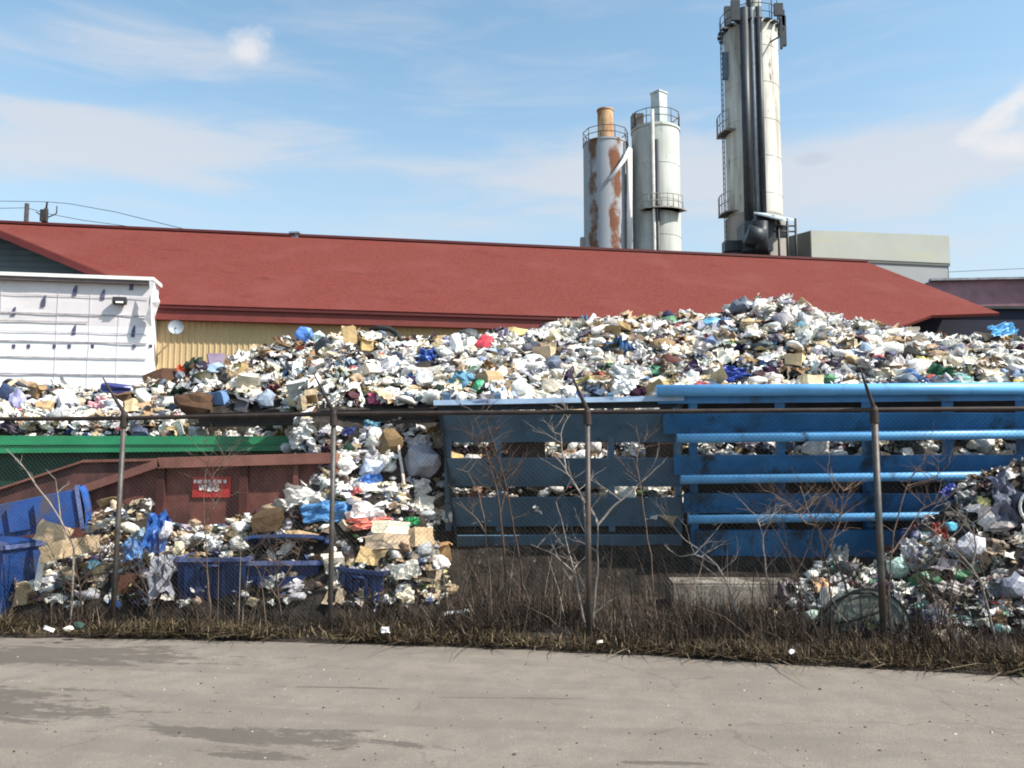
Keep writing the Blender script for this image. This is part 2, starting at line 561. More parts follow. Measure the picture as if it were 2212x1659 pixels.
cornR = on_roof(2160, 676)
cornM = on_roof(2012, 681)
sE = S_of(on_roof(1925, 693))
wh = thing('warehouse', 'long low warehouse with a brick red roof and yellow ribbed wall behind the trash heap', 'warehouse', Wp(0, 4, 0))
roof = MB()
top = [Wp(sL, -OV, ze), Wp(sE, -OV, ze), cornM, cornR, Wp(sR, D_R, zr_), Wp(sL, D_R, zr_)]
n_r = TW.cross(top[-1] - top[0]).normalized()
if n_r.z < 0:
    n_r = -n_r
roof.ext([p for p in top], -n_r * .14)
back = [Wp(sL, D_R + .01, zr_), Wp(sR, D_R + .01, zr_), Wp(sR + 4, 2 * D_R, ze), Wp(sL, 2 * D_R, ze)]
roof.ext(back, (0, 0, -.14))
rf = roof.build('roof', M_redroof, wh)
cap = MB()
cap.bar(Wp(sL, D_R, zr_ + .03), Wp(sR, D_R, zr_ + .03), .35, .12)
cap.build('ridge_cap', M_maroon, rf)
# fascia and gutter
fa = MB()
fa.bar(Wp(sL, -OV + .02, ze - .38), Wp(sE - .3, -OV + .02, ze - .38), .06, .40)
fa.bar(Wp(sL, -OV / 2 + .06, ze - .555), Wp(sE - .3, -OV / 2 + .06, ze - .555), OV - .05, .03)
fa.build('fascia', M_redtrim, wh)
gu = MB()
gu.bar(Wp(sL, -OV - .06, ze - .13), Wp(sE - .3, -OV - .06, ze - .13), .10, .09)
gu.build('gutter', M_maroon, wh)
# ribbed wall
wl = MB()
zt = ze - .5
s = sL
prof = []
while s < sE - 1.0:
    prof += [(s, 0), (s + .13, 0), (s + .15, .03), (s + .19, .03)]
    s += .21
vs = [Wp(a, -b, 0) for a, b in prof] + [Wp(a, -b, zt) for a, b in prof]
n_ = len(prof)
wl.add(vs, [(i, i + 1, i + 1 + n_, i + n_) for i in range(n_ - 1)])
wl.ext([Wp(sL, .3, 0), Wp(sE - 1, .3, 0), Wp(sE - 1, 2 * D_R - .5, 0), Wp(sL, 2 * D_R - .5, 0)], (0, 0, zt - .02))
wl.build('wall', M_yellow, wh)
# small vent on the ridge
vt = MB()
p = PL(638, 507, YR, KW)
vt.box((p.x, p.y, p.z - .25), (.35, .35, .6))
vt.box((p.x, p.y, p.z + .06), (.5, .5, .08))
vt.build('roof_vent', M_greypipe, wh)
# cross wing with the dark gable at the left
YG = Y0 - .1
pa, pb = PL(0, 507, YG, KW), PL(180, 582, YG, KW)
sl = (pb.z - pa.z) / (S_of(pb) - S_of(pa))
s_b = S_of(pb)


def zg(s_):
    return pb.z + sl * (s_ - s_b)


s_ap = s_b + (zr_ - .15 - pb.z) / sl
s_lo = s_b + (ze + .4 - pb.z) / sl
gb = MB()
DG = -.12
gb.ext([Wp(s_lo, DG, 3), Wp(s_lo, DG, zg(s_lo)), Wp(s_ap, DG, zg(s_ap)), Wp(2 * s_ap - s_lo, DG, zg(s_lo)), Wp(2 * s_ap - s_lo, DG, 3)], -NW * .25)
for i in range(28):
    z_ = 6.9 + i * .22
    if z_ < zr_ - .7:
        hw = (z_ - zg(s_lo)) / (zg(s_ap) - zg(s_lo))
        s1 = s_lo + (s_ap - s_lo) * max(0, hw) - .12
        gb.bar(Wp(2 * s_ap - s1, DG - .012, z_), Wp(s1, DG - .012, z_), .02, .02)
gb.build('gable_wall', M_slate, wh)
rk = MB()
rk.ext([Wp(s_lo + .3, DG - .5, zg(s_lo + .3) + .02), Wp(s_ap, DG - .5, zg(s_ap) + .02), Wp(s_ap, D_R, zg(s_ap) + .02), Wp(s_lo + .3, .5, zg(s_lo + .3) + .02)], (0, 0, .12))
rk.ext([Wp(2 * s_ap - s_lo - .3, DG - .5, zg(s_lo + .3) + .02), Wp(s_ap, DG - .5, zg(s_ap) + .02), Wp(s_ap, D_R, zg(s_ap) + .02), Wp(2 * s_ap - s_lo - .3, .5, zg(s_lo + .3) + .02)], (0, 0, .12))
wr = rk.build('wing_roof', M_redroof, wh)
rt = MB()
for sg in (1, -1):
    a = Wp(s_ap + sg * (s_lo + .3 - s_ap), DG - .53, zg(s_lo + .3) - .04)
    b = Wp(s_ap, DG - .53, zg(s_ap) - .04)
    rt.bar(a, b, .05, .22)
rt.build('rake_trim', M_maroon, wr)

# ------------------------------------------------------------------ white wrapped building at the left
YB = 32.95
wb = thing('white_building', 'flat roofed building wrapped in white sheeting with dark battens at the left edge', 'building', PL(0, 1000, YB, KW) * 1.0)
zb = (PL(20, 596, YB, KW).z + PL(320, 611, YB, KW).z) / 2
s0b, s1b = S_of(PL(-500, 600, YB, KW)), S_of(PL(329, 600, YB, KW))
db = (Y0 - YB) * math.cos(R(10))
bw = MB()
# front with slight sag of the sheeting
gx, gz = 60, 30
vs = []
for j in range(gz + 1):
    for i in range(gx + 1):
        s_ = s0b + (s1b - s0b) * i / gx
        z_ = zb * j / gz
        vs.append(Wp(s_, -db - .025 * noise.noise(Vector((s_ * .9, z_ * 1.4, 0))), z_))
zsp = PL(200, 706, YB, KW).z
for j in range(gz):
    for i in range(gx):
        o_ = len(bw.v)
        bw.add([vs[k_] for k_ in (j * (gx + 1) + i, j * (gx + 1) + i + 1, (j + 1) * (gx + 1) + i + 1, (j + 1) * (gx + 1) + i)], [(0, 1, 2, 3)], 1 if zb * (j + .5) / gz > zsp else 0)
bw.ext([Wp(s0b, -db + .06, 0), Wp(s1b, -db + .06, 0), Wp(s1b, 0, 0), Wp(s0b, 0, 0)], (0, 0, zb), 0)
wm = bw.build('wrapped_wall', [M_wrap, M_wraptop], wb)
ft = MB()
ft.ext([Wp(s0b, -db - .28, zb), Wp(s1b + .12, -db - .28, zb), Wp(s1b + .12, 0, zb), Wp(s0b, 0, zb)], (0, 0, .13))
ft.build('roof_edge', M_white, wb)
sf = MB()
sf.bar(Wp(s0b, -db - .13, zb - .07), Wp(s1b, -db - .13, zb - .07), .18, .12)
sf.build('soffit_board', M_blackmetal if False else mat('brown_grey_soffit', (.16, .13, .13), .8), wb)
# battens (nailed straps) over the sheeting
for k, (v_, full, th) in enumerate([(679, 1, .05), (696, .5, .035), (718, 1, .022), (739, 1, .06), (773, 1, .05), (809, 1, .07), (843, 1, .05), (640, 1, .014)]):
    b_ = MB()
    z_ = PL(160, v_ - 0, YB, KW).z
    s_end = s1b - .1 if full == 1 else S_of(PL(190, 700, YB, KW))
    n_ = 14
    pts = [Wp(s0b + (s_end - s0b) * i / n_, -db - .035, z_ + .012 * noise.noise(Vector((i * 1.3, k, 0)))) for i in range(n_ + 1)]
    for a, z in zip(pts[:-1], pts[1:]):
        b_.bar(a, z, .02, th * .7)
    b_.build('batten', M_batten, wb)
vsm = MB()
for u_ in (5, 198, 260, 128):
    a = PL(u_, 618, YB, KW)
    vsm.bar(Wp(S_of(a), -db - .028, 1), Wp(S_of(a), -db - .028, zb - .1), .006, .012, up=NW)
vsm.build('sheet_seam', mat('seam_grey', (.64, .62, .65), .7), wb)
# blue stamps printed on the sheets
for (u_, v_, w_, h_) in [(94, 651, .17, .42), (162, 628, .16, .40), (222, 637, .16, .40), (284, 617, .15, .35), (160, 713, .15, .36), (288, 716, .14, .42), (31, 668, .12, .16), (28, 680, .18, .10)]:
    c = Wp(S_of(PL(u_ - 22 * 0, v_, YB, KW)), -db - .030, PL(u_, v_, YB, KW).z)
    a, up_ = TW * w_ / 2, Vector((0, 0, h_ / 2))
    pr = MB()
    pr.add([c - a - up_, c + a * .8 - up_, c + a - up_ * .2, c + a + up_, c + a * .3 + up_, c - a * .7 + up_ * .2], [(0, 1, 2, 3, 4, 5)])
    pr.build('printed_mark', M_print, wb)
for u_ in (30, 118, 200, 338 - 12, 62, 150, 290):
    c = Wp(S_of(PL(u_, 750, YB, KW)), -db - .022, PL(u_, 748, YB, KW).z)
    pr = MB()
    pr.box(c, (.11, .02, .13))
    pr.build('printed_mark', M_print, wb)
# flap of sheeting blown loose at the corner
fl = MB()
cp = [(322, 606), (334, 609), (338, 632), (346, 652), (340, 668), (333, 690), (327, 706), (312, 690), (322, 678), (321, 650), (326, 630)]
pts = [PL(u_, v_, YB - .35 - .1 * math.sin(i), KW) for i, (u_, v_) in enumerate(cp)]
c = sum(pts, Vector()) / len(pts) + NW * .25
fl.add([c] + pts, [(0, i + 1, (i + 1) % len(pts) + 1) for i in range(len(pts))])
fl.build('loose_flap', mat('flap_wrap', (.62, .61, .64), .6, 0, .2, 3), wb)

# floodlight on it
pf_ = PL(262, 652, YB, KW)
c = Wp(S_of(pf_), -db - .2, pf_.z)
fd = thing('floodlight', 'small dark floodlight on the white wrapped wall', 'floodlight', c)
x = MB()
x.box(c, (.46, .22, .20), Euler((R(-25), 0, R(10))))
x.build('housing', M_blackmetal, fd)
x = MB()
x.box(c + Vector((.05, -.11, -.05)), (.26, .05, .12), Euler((R(-25), 0, R(10))))
x.build('lens', M_white, fd)
x = MB()
x.bar(c, Wp(S_of(pf_), -db, pf_.z + .05), .08, .08)
x.build('bracket', M_blackmetal, fd)

# satellite dish on the yellow wall
pd = PL(380, 707, Y0 - .7, KW)
dd = thing('satellite_dish', 'round grey satellite dish on the yellow wall beside the white building', 'satellite dish', pd)
x = MB()
ax = Vector((.35, -1, .15)).normalized().to_track_quat('Z', 'Y').to_matrix()
x.lathe([(.0, -.06), (.12, -.045), (.21, -.01), (.27, .03), (.275, .02), (.2, -.03), (.0, -.08)], pd, 28, 0, ax)
x.build('reflector', M_dish, dd)
x = MB()
x.tube([pd, pd - NW * .7 + Vector((0, 0, -.1))], .03, 8)
x.tube([pd + Vector((0, 0, -.26)), pd + NW * .3 + Vector((0, 0, -.1))], .012, 6)
x.build('mount_arm', M_greypipe, dd)

# ------------------------------------------------------------------ far buildings at the right
sh = thing('grey_shed', 'tall pale grey clad mill shed behind the right end of the red roof', 'shed', PL(1900, 900, 62, KW))
a, b = PL(1752, 497, 62, KW), PL(2050, 509, 62, KW)
zm = PL(1900, 562, 62, KW).z
bk = Vector((-math.sin(R(10)), math.cos(R(10)), 0)) * 9
x = MB()
x.ext([Vector((a.x, a.y, zm)), Vector((b.x, b.y, zm)), b, a], bk * .02)
x.build('upper_cladding', M_shed, sh)
x = MB()
a2, b2 = Vector((a.x, a.y, 0)) - bk * -.012, Vector((b.x - .15, b.y, 0)) - bk * -.012
x.ext([a2, b2, b2 + Vector((0, 0, zm - .25)), a2 + Vector((0, 0, zm - .25))], bk * .05)
x.build('lower_cladding', M_shed2, sh)
x = MB()
x.bar(Vector((a.x, a.y, zm - .12)) + bk * .015, Vector((b.x, b.y, zm - .12)) + bk * .015, .2, .22)
x.build('dark_joint', M_sheddark, sh)
x = MB()
dn = PL(1655, 548, 62 + 9 * math.cos(R(10)), KW)
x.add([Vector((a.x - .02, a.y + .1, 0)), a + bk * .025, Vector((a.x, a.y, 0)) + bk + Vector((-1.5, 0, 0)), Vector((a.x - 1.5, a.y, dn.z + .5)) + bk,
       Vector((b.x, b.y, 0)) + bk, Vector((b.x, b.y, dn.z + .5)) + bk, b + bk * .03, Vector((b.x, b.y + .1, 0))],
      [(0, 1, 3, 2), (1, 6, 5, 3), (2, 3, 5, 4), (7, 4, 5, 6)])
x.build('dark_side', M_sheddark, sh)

mv = thing('mauve_building', 'low stained mauve building beyond the right corner of the red roof', 'building', P(2150, 900, 48))
a, b = P(2010, 607, 48), P(2500, 598, 46)
x = MB()
x.ext([Vector((a.x, a.y, 0)), Vector((b.x, b.y, 0)), b, a], (0, 12, 0))
x.build('wall', M_mauve, mv)
x = MB()
x.bar(a + Vector((-.1, -.1, .03)), b + Vector((.1, -.1, .03)), .4, .12)
x.build('coping', M_batten, mv)
nb = thing('shaded_navy_wall', 'wall below the red roof at the far right, its shade painted dark navy', 'building', P(2150, 900, 42))
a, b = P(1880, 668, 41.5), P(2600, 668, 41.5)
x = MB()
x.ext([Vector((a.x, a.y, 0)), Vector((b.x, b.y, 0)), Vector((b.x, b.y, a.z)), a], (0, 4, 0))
x.build('wall', M_shadenavy, nb)
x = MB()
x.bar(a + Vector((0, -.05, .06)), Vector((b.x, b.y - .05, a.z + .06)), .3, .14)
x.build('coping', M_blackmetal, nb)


# ------------------------------------------------------------------ silos
def rail(mb, c, r_, z, h=1.1, n=10, a0=0, a1=2 * math.pi, th=.035):
    pts = [c + Vector((r_ * math.cos(a0 + (a1 - a0) * i / n), r_ * math.sin(a0 + (a1 - a0) * i / n), z)) for i in range(n + 1)]
    for k in (.5, 1):
        mb.tube([p + Vector((0, 0, h * k)) for p in pts], th, 5)
    for p in pts:
        mb.tube([p, p + Vector((0, 0, h))], th, 5)


def ladder(mb, c, d, z0, z1, w=.5):
    t = Vector((-d.y, d.x, 0)) * w / 2
    mb.tube([c + t + Vector((0, 0, z0)), c + t + Vector((0, 0, z1))], .04, 5)
    mb.tube([c - t + Vector((0, 0, z0)), c - t + Vector((0, 0, z1))], .04, 5)
    z = z0
    while z < z1:
        mb.tube([c + t + Vector((0, 0, z)), c - t + Vector((0, 0, z))], .03, 4)
        z += .45


# rust-streaked left silo
YS = 66.0
c0 = P(1312, 700, YS)
c0.z = 0
rad = (1362 - 1263) / 2 / F * YS
zt = P(1312, 313, YS).z
s1 = thing('rusty_silo', 'short grey silo with brown rust streaks and a rusty orange stack, leftmost silo', 'silo', c0, 'silos behind the red roof')
x = MB()
x.lathe([(rad, 0), (rad, zt - .15), (rad + .05, zt - .15), (rad + .05, zt), (0, zt + .25)], c0, 40)
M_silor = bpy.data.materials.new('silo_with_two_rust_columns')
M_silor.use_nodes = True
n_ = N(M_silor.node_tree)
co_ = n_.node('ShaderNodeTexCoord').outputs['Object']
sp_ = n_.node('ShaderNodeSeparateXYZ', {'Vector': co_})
cb_ = n_.mix(n_.noise(co_, .6, 5, .6), (.29, .325, .36, 1), (.37, .395, .425, 1))  # blue-grey base carries the shade of the neighbouring silo
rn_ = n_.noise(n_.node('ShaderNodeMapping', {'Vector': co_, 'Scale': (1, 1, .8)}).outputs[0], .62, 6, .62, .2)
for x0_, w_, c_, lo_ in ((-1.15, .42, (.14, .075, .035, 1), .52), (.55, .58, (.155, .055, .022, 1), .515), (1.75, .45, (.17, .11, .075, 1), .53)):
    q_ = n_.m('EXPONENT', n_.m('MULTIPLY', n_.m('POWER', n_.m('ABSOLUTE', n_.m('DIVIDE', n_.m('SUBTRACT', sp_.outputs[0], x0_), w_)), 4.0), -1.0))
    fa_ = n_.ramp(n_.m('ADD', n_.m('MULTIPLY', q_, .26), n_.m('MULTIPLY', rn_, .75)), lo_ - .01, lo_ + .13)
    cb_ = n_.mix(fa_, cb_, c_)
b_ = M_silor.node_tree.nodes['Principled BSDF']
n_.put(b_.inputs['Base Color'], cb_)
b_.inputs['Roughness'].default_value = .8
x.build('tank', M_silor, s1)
x = MB()
rc = 35 / 2 / F * YS
zc = P(1312, 238, YS).z
x.lathe([(rc, zt), (rc, zc - .1), (rc + .06, zc - .1), (rc + .06, zc), (0, zc)], c0, 20)
x.build('stack', M_rusty, s1)
x = MB()
rail(x, c0, rad, zt, 1.0, 10)
x.build('railing', M_postz, s1)
x = MB()
x.box(c0 + Vector((-rad - .05, 0, P(1262, 520, YS).z - 1)), (.5, .8, 2.4))
x.build('side_box', M_siloblue, s1)
x = MB()   # pale pipe with slanting chute between the two silos
pp = [P(1316, 385, YS - 2.6), P(1343, 362, YS - 2.3), P(1352, 330, YS - 2.0), P(1362, 330, YS - 2)]
x.tube([P(1360, 322, YS - 1.5), P(1360, 560, YS - 1.5)], .22, 10)
x.tube([P(1360, 322, YS - 1.5), P(1348, 345, YS - 2.0), P(1318, 388, YS - 2.6)], .17, 8)
x.build('down_pipe', M_white, s1)

# greenish middle silo
c1 = P(1422, 700, YS)
c1.z = 0
rad1 = (1475 - 1370) / 2 / F * YS
zt1 = P(1422, 283, YS).z
s2 = thing('pale_silo', 'pale green grey silo with a square light stack, middle one of the three silos', 'silo', c1, 'silos behind the red roof')
x = MB()
x.lathe([(rad1, 0)] + [(rad1 + o_, z_ + o2_) for z_ in np.arange(8, zt1 - 1, 2.9) for o_, o2_ in ((0, -.03), (.022, -.03), (.022, .03), (0, .03))] + [(rad1, zt1 - .2), (rad1 + .07, zt1 - .2), (rad1 + .07, zt1), (0, zt1 + .4)], c1, 40)
x.build('tank', M_silog, s2)
x = MB()
cs = P(1423, 203, YS)
w_ = 34 / F * YS
x.box((cs.x, c1.y, (zt1 + cs.z) / 2), (w_ * .75, w_ * .75, cs.z - zt1), Euler((0, 0, R(38))))
x.box((cs.x, c1.y, cs.z + .04), (w_ * .85, w_ * .85, .12), Euler((0, 0, R(38))))
x.build('stack', M_greypipe if False else mat('pale_blue_stack', (.46, .52, .52), .6), s2)
x = MB()
rail(x, c1, rad1 + .05, zt1, 1.2, 12)
x.box(c1 + Vector((-rad1 * .8, -.5, zt1 + .55)), (.9, .9, 1.1))
x.build('railing', M_postz, s2)
x = MB()
pz = P(1410, 262, YS - rad1 - .3)
x.tube([Vector((pz.x, c1.y - rad1 - .2, pz.z + 1)), Vector((pz.x, c1.y - rad1 - .2, 0))], .14, 8)
x.build('grey_riser', mat('light_riser', (.40, .40, .38), .6), s2)
x = MB()
pz = P(1419, 300, YS - rad1 - .3)
x.tube([Vector((pz.x, c1.y - rad1 - .12, pz.z)), Vector((pz.x, c1.y - rad1 - .12, 0))], .17, 8)
x.build('dark_riser', M_darkpipe, s2)
x = MB()
pz = P(1427, 452, YS - rad1)
for i in range(9):
    a = -math.pi / 2 + (i - 4) * .17 + .1
    x.box(c1 + Vector((math.cos(a) * (rad1 + .35), math.sin(a) * (rad1 + .35), pz.z)), (.8, .75, .09), Euler((0, 0, a + math.pi / 2)))
rail(x, c1, rad1 + .65, pz.z, 1.1, 7, -math.pi / 2 - .6, -math.pi / 2 + .75)
x.build('platform', M_siloblue, s2)

# tall silo
YT = 68.0
c2 = P(1637, 700, YT)
c2.z = 0
rad2 = (1686 - 1568) / 2 / F * YT
zt2 = P(1626, 66, YT).z
s3 = thing('tall_silo', 'tallest silo, white on the right, with black pipes running up its middle', 'silo', c2, 'silos behind the red roof')
x = MB()
x.lathe([(rad2, 0)] + [(rad2 + o_, z_ + o2_) for z_ in np.arange(8, zt2 - 1, 3.1) for o_, o2_ in ((0, -.03), (.025, -.03), (.025, .03), (0, .03))] + [(rad2, zt2), (0, zt2 + .4)], c2, 48)
zbs = P(1590, 475, YT).z
tk = x.build('tank', M_silo, s3)
x = MB()
x.lathe([(rad2 * .99, 0), (rad2 + .18, 0), (rad2 + .18, zbs), (rad2 * .99, zbs + .2)], c2, 48)
x.build('base_ring', M_siloblue, s3)
x = MB()
pz = Vector((c2.x + .28, c2.y - .2, 0))
x.lathe([(.62, zt2), (.62, zt2 + 4.5), (0, zt2 + 4.6)], pz, 18)
x.build('stack', M_shed, s3)
x = MB()
pk = P(1614, 66, YT)
x.tube([Vector((pk.x, c2.y - .9, zt2 - .5)), Vector((pk.x, c2.y - .9, zt2 + 4.8))], .26, 8)
x.tube([Vector((P(1657, 0, YT).x, c2.y - rad2 * .5, zt2)), Vector((P(1657, 0, YT).x, c2.y - rad2 * .5, zt2 + 4))], .05, 5)
x.tube([Vector((P(1673, 0, YT).x, c2.y - rad2 * .3, zt2)), Vector((P(1673, 0, YT).x, c2.y - rad2 * .3, zt2 + 3.4))], .05, 5)
x.tube([Vector((P(1566, 0, YT).x, c2.y, zt2)), Vector((P(1566, 0, YT).x, c2.y, zt2 + 1.8))], .04, 5)
x.build('mast', M_darkpipe, s3)
zlow = P(1614, 480, YT).z
for (ua, ub, m_, nm) in [(1608, 1628, M_darkpipe, 'black_riser'), (1631, 1641, M_greypipe, 'grey_riser'), (1642, 1655, M_darkpipe, 'black_riser')]:
    x = MB()
    pa_ = P((ua + ub) / 2, 480, YT - rad2)
    rr = (ub - ua) / 2 / F * (YT - rad2)
    th_ = (pa_.x - c2.x)
    yy = c2.y - math.sqrt(max(.1, rad2 ** 2 - th_ ** 2)) - rr
    x.tube([Vector((pa_.x, yy, zlow - 1.5)), Vector((pa_.x, yy, zt2 + .7))], rr, 10)
    x.build(nm, m_, s3)
x = MB()
rail(x, c2, rad2 + .28, zt2 - .25, 1.35, 16, th=.035)
for a in range(20):
    an = a * math.pi / 10
    x.box(c2 + Vector((math.cos(an) * (rad2 + .1), math.sin(an) * (rad2 + .1), zt2 - .3)), (.75, .5, .1), Euler((0, 0, an)))
x.build('top_platform', M_darkpipe, s3)
for (u_, v_, h_, w2) in [(1568, 50, 2.2, .55), (1688, 75, 2.6, .35), (1684, 48, 1.4, .4), (1562, 150, 2.3, .4), (1579, 42, 1.7, .7), (1670, 40, 1.0, .7), (1676, 95, 2.2, .16)]:
    x = MB()
    p = P(u_, v_, YT - (1.6 if 1575 < u_ < 1681 else 0))
    q = Vector((p.x, p.y if 1575 < u_ < 1681 else c2.y - .6, p.z))
    if 1575 < u_ < 1681:
        q.y = c2.y - rad2 - .75
    x.box(q, (w2, .3, h_))
    if v_ > 90:
        e_ = c2 + (Vector((q.x, q.y, 0)) - c2).normalized() * rad2
        x.bar(q, (e_.x, e_.y, q.z), .1, .1)
    x.build('antenna_panel', mat('blue_grey_antenna', (.10, .16, .22), .5) if v_ > 100 else M_darkpipe, s3)
x = MB()
ladder(x, c2 + Vector((-rad2 - .35, -.4, 0)), Vector((-1, 0, 0)), 4, P(1560, 230, YT).z, .55)
ladder(x, c2 + Vector((-rad2 - .35, -.4, 0)), Vector((-1, 0, 0)), 4, zt2, .5)
x.build('ladder', M_postz, s3)
for v_ in (268, 440):
    x = MB()
    z_ = P(1560, v_, YT).z
    for i in range(4):
        a = math.pi - .12 + i * .2
        x.box(c2 + Vector((math.cos(a) * (rad2 + .35), math.sin(a) * (rad2 + .35), z_ - 1)), (.75, .8, .1), Euler((0, 0, a)))
    rail(x, c2, rad2 + .68, z_ - 1, 1.6, 4, math.pi - .25, math.pi + .6, .045)
    x.build('landing', M_siloblue, s3)
# equipment house at the foot of the tall silo
eq = thing('equipment_shelter', 'dark machinery shelter with a pale lean-to roof at the foot of the tall silo', 'shelter', P(1660, 700, YT - 6))
YQ = YT - 5
x = MB()
x.ext([P(1628, 458, YQ), P(1660, 460, YQ + 3), P(1722, 474, YQ + 3), P(1692, 474, YQ - .5)], (0, 0, -.12))
x.build('roof', mat('pale_steel_roof', (.36, .42, .45), .5), eq)
x = MB()
for (u0, v0, u1, v1) in [(1605, 482, 1650, 545), (1630, 470, 1668, 500), (1650, 500, 1664, 545)]:
    a, b = P(u0, v1, YQ + 1), P(u1, v0, YQ + 1)
    x.box(((a.x + b.x) / 2, YQ + 1.5, (a.z + b.z) / 2), (b.x - a.x, 2.2, b.z - a.z))
a, b = P(1570, 545, YQ + 1), P(1608, 508, YQ + 1)
x.box(((a.x + b.x) / 2, YQ + 2, (a.z + b.z) / 2), (b.x - a.x, 1.0, (b.z - a.z) * .6))
x.tube([P(1612, 505, YQ), P(1650, 515, YQ)], .75, 14)
x.tube([P(1645, 480, YQ), P(1645, 540, YQ)], .5, 14)
x.build('machinery', M_darkpipe, eq)
x = MB()
for u_ in (1660, 1681, 1700, 1718):
    a = P(u_, 472, YQ + .5)
    x.tube([a, Vector((a.x, a.y, a.z - 4.5))], .09, 6)
for v_ in (488, 500):
    x.tube([P(1655, v_, YQ + .5), P(1720, v_, YQ + .5)], .07, 6)
x.box(P(1690, 500, YQ + 1.5), (.8, .6, .9))
x.build('frame', M_darkpipe, eq)
x = MB()
p0 = P(1600, 560, YQ)
x.box((P(1620, 0, YQ).x, YQ + 3, P(1620, 543, YQ + 1).z - 5), (3.0, 3, 10.2))
x.build('foundation', M_darkpipe, eq)

# ------------------------------------------------------------------ utility poles and wires
up1 = thing('utility_pole', 'plain dark utility pole top behind the roof ridge at far left', 'utility pole', (P(58, 900, 62).x, 62, 0), 'utility poles behind the red roof')
x = MB()
a = P(58.5, 440, 62)
x.tube([(a.x, 62, 0), a], [.22, .16], 10)
x.build('post', M_pole, up1)
up2 = thing('utility_pole', 'utility pole with a curved insulator arm behind the roof ridge, right of the plain one', 'utility pole', (P(101, 900, 62).x, 62, 0), 'utility poles behind the red roof')
x = MB()
a = P(100, 450, 62)
x.tube([(a.x, 62, 0), a], [.2, .14], 10)
x.box((a.x, 61.75, P(101, 468, 62).z), (.45, .35, .9))
x.build('post', M_pole, up2)
x = MB()
x.tube([P(78, 458, 62), P(90, 466, 62), P(102, 470, 62), P(114, 465, 62), P(122, 461, 62), P(123, 445, 62)], .045, 6)
x.tube([a, P(102, 436, 62)], .07, 6)
x.tube([P(103, 487, 62), P(113, 485, 62)], .06, 6)
x.build('insulator_arm', M_pole, up2)
for nm, pts, lab in [('power_line', [(-60, 434, 62), (55, 435, 62), (102, 436, 62), (150, 440, 60), (250, 458, 58), (330, 478, 56), (420, 500, 54)], 'upper thin wire sagging from the pole tops down to the ridge'),
                     ('power_line', [(-60, 452, 62), (0, 450, 62), (58, 449, 62), (100, 461, 62), (180, 476, 60), (300, 492, 57), (420, 506, 54)], 'lower thin wire running through the two pole heads'),
                     ('power_line', [(2040, 588, 80), (2212, 580, 76), (2400, 574, 74)], 'thin wire crossing the sky above the mauve building')]:
    x = MB()
    x.tube([P(*p) for p in pts], .022, 5)
    tag(x.build(nm, M_blackmetal, loc=P(*pts[0])), lab, 'wire', 'overhead wires')

# ------------------------------------------------------------------ chain-link fence
fe = thing('chain_link_fence', 'rusty chain-link fence with steel posts along the edge of the road', 'fence', (0, fence_y(0), 0))
ZF = 2.53


def FU(u):                      # where picture column u meets the fence line
    a = (u - 1106) / F
    x_ = a * 9.4 / (1 + .13 * a)
    return x_


px = [FU(268) - 2.55 * 2, FU(268) - 2.55, FU(268), FU(721), FU(1269), FU(1889), FU(1889) + 2.65, FU(1889) + 5.3]
lean = [0, 0, -.045, 0, 0, .012, 0, 0]
for i, (x_, ln) in enumerate(zip(px, lean)):
    y_ = fence_y(x_)
    b = MB()
    b.tube([(x_ + ln, y_, -.3), (x_, y_, ZF)], .030 if i != 5 else .036, 12)
    po = b.build('post', M_postz, fe)
    b = MB()
    t = Vector((x_, y_, ZF))
    hh = .42
    b.tube([t + Vector((0, 0, -.1)), t, t + Vector((-.10, -.08, .2)), t + Vector((-.20, -.16, hh))], [.030, .026, .018, .007], 8)
    b.lathe([(.046, -.16), (.046, -.02), (.03, .02)], t, 12)
    b.build('barbed_wire_arm', M_rail, po)
b = MB()
pts = [Vector((x_, fence_y(x_), ZF - .02 - (.035 if i < 3 else 0))) for i, x_ in enumerate(px)]
b.tube(pts, .026, 10)
b.build('top_rail', M_rail, fe)
for i in range(len(px) - 1):
    xa, xb = px[i], px[i + 1]
    b = MB()
    z0, z1 = .08, ZF - .05
    w = xb - xa
    H = z1 - z0
    q = .0555
    rr = .0011

    def pt(t_, z_):
        x_ = xa + t_
        return Vector((x_, fence_y(x_) + .03 + .012 * noise.noise(Vector((x_ * 1.3, z_ * 1.3, 0))), z_))
    k = -int(H / q)
    while k * q < w:
        for sg in (1, -1):
            t0 = k * q
            if sg == 1:
                a = (t0, z0)
                e = (t0 + H, z1)
            else:
                a = (t0, z1)
                e = (t0 + H, z0)
            ta, tb = max(a[0], 0), min(e[0], w)
            if tb - ta > .02:
                f0, f1 = (ta - a[0]) / H, (tb - a[0]) / H
                A = pt(ta, a[1] + (e[1] - a[1]) * f0)
                B = pt(tb, a[1] + (e[1] - a[1]) * f1)
                mid_ = pt((ta + tb) / 2, (A.z + B.z) / 2)
                b.tube([A, mid_, B], rr, 3, 0, False, False)
        k += 1
    b.build('wire_mesh', M_wire, fe)


# ------------------------------------------------------------------ red bin, green bin, beam
YRB = 12.0
rb = thing('red_bin', 'rusty red open-topped steel bin with a sloped left end and a small red sign', 'bin', (P(520, 1200, YRB).x, YRB, .1))


def q(u, v, Y):
    return P(u, v, Y)


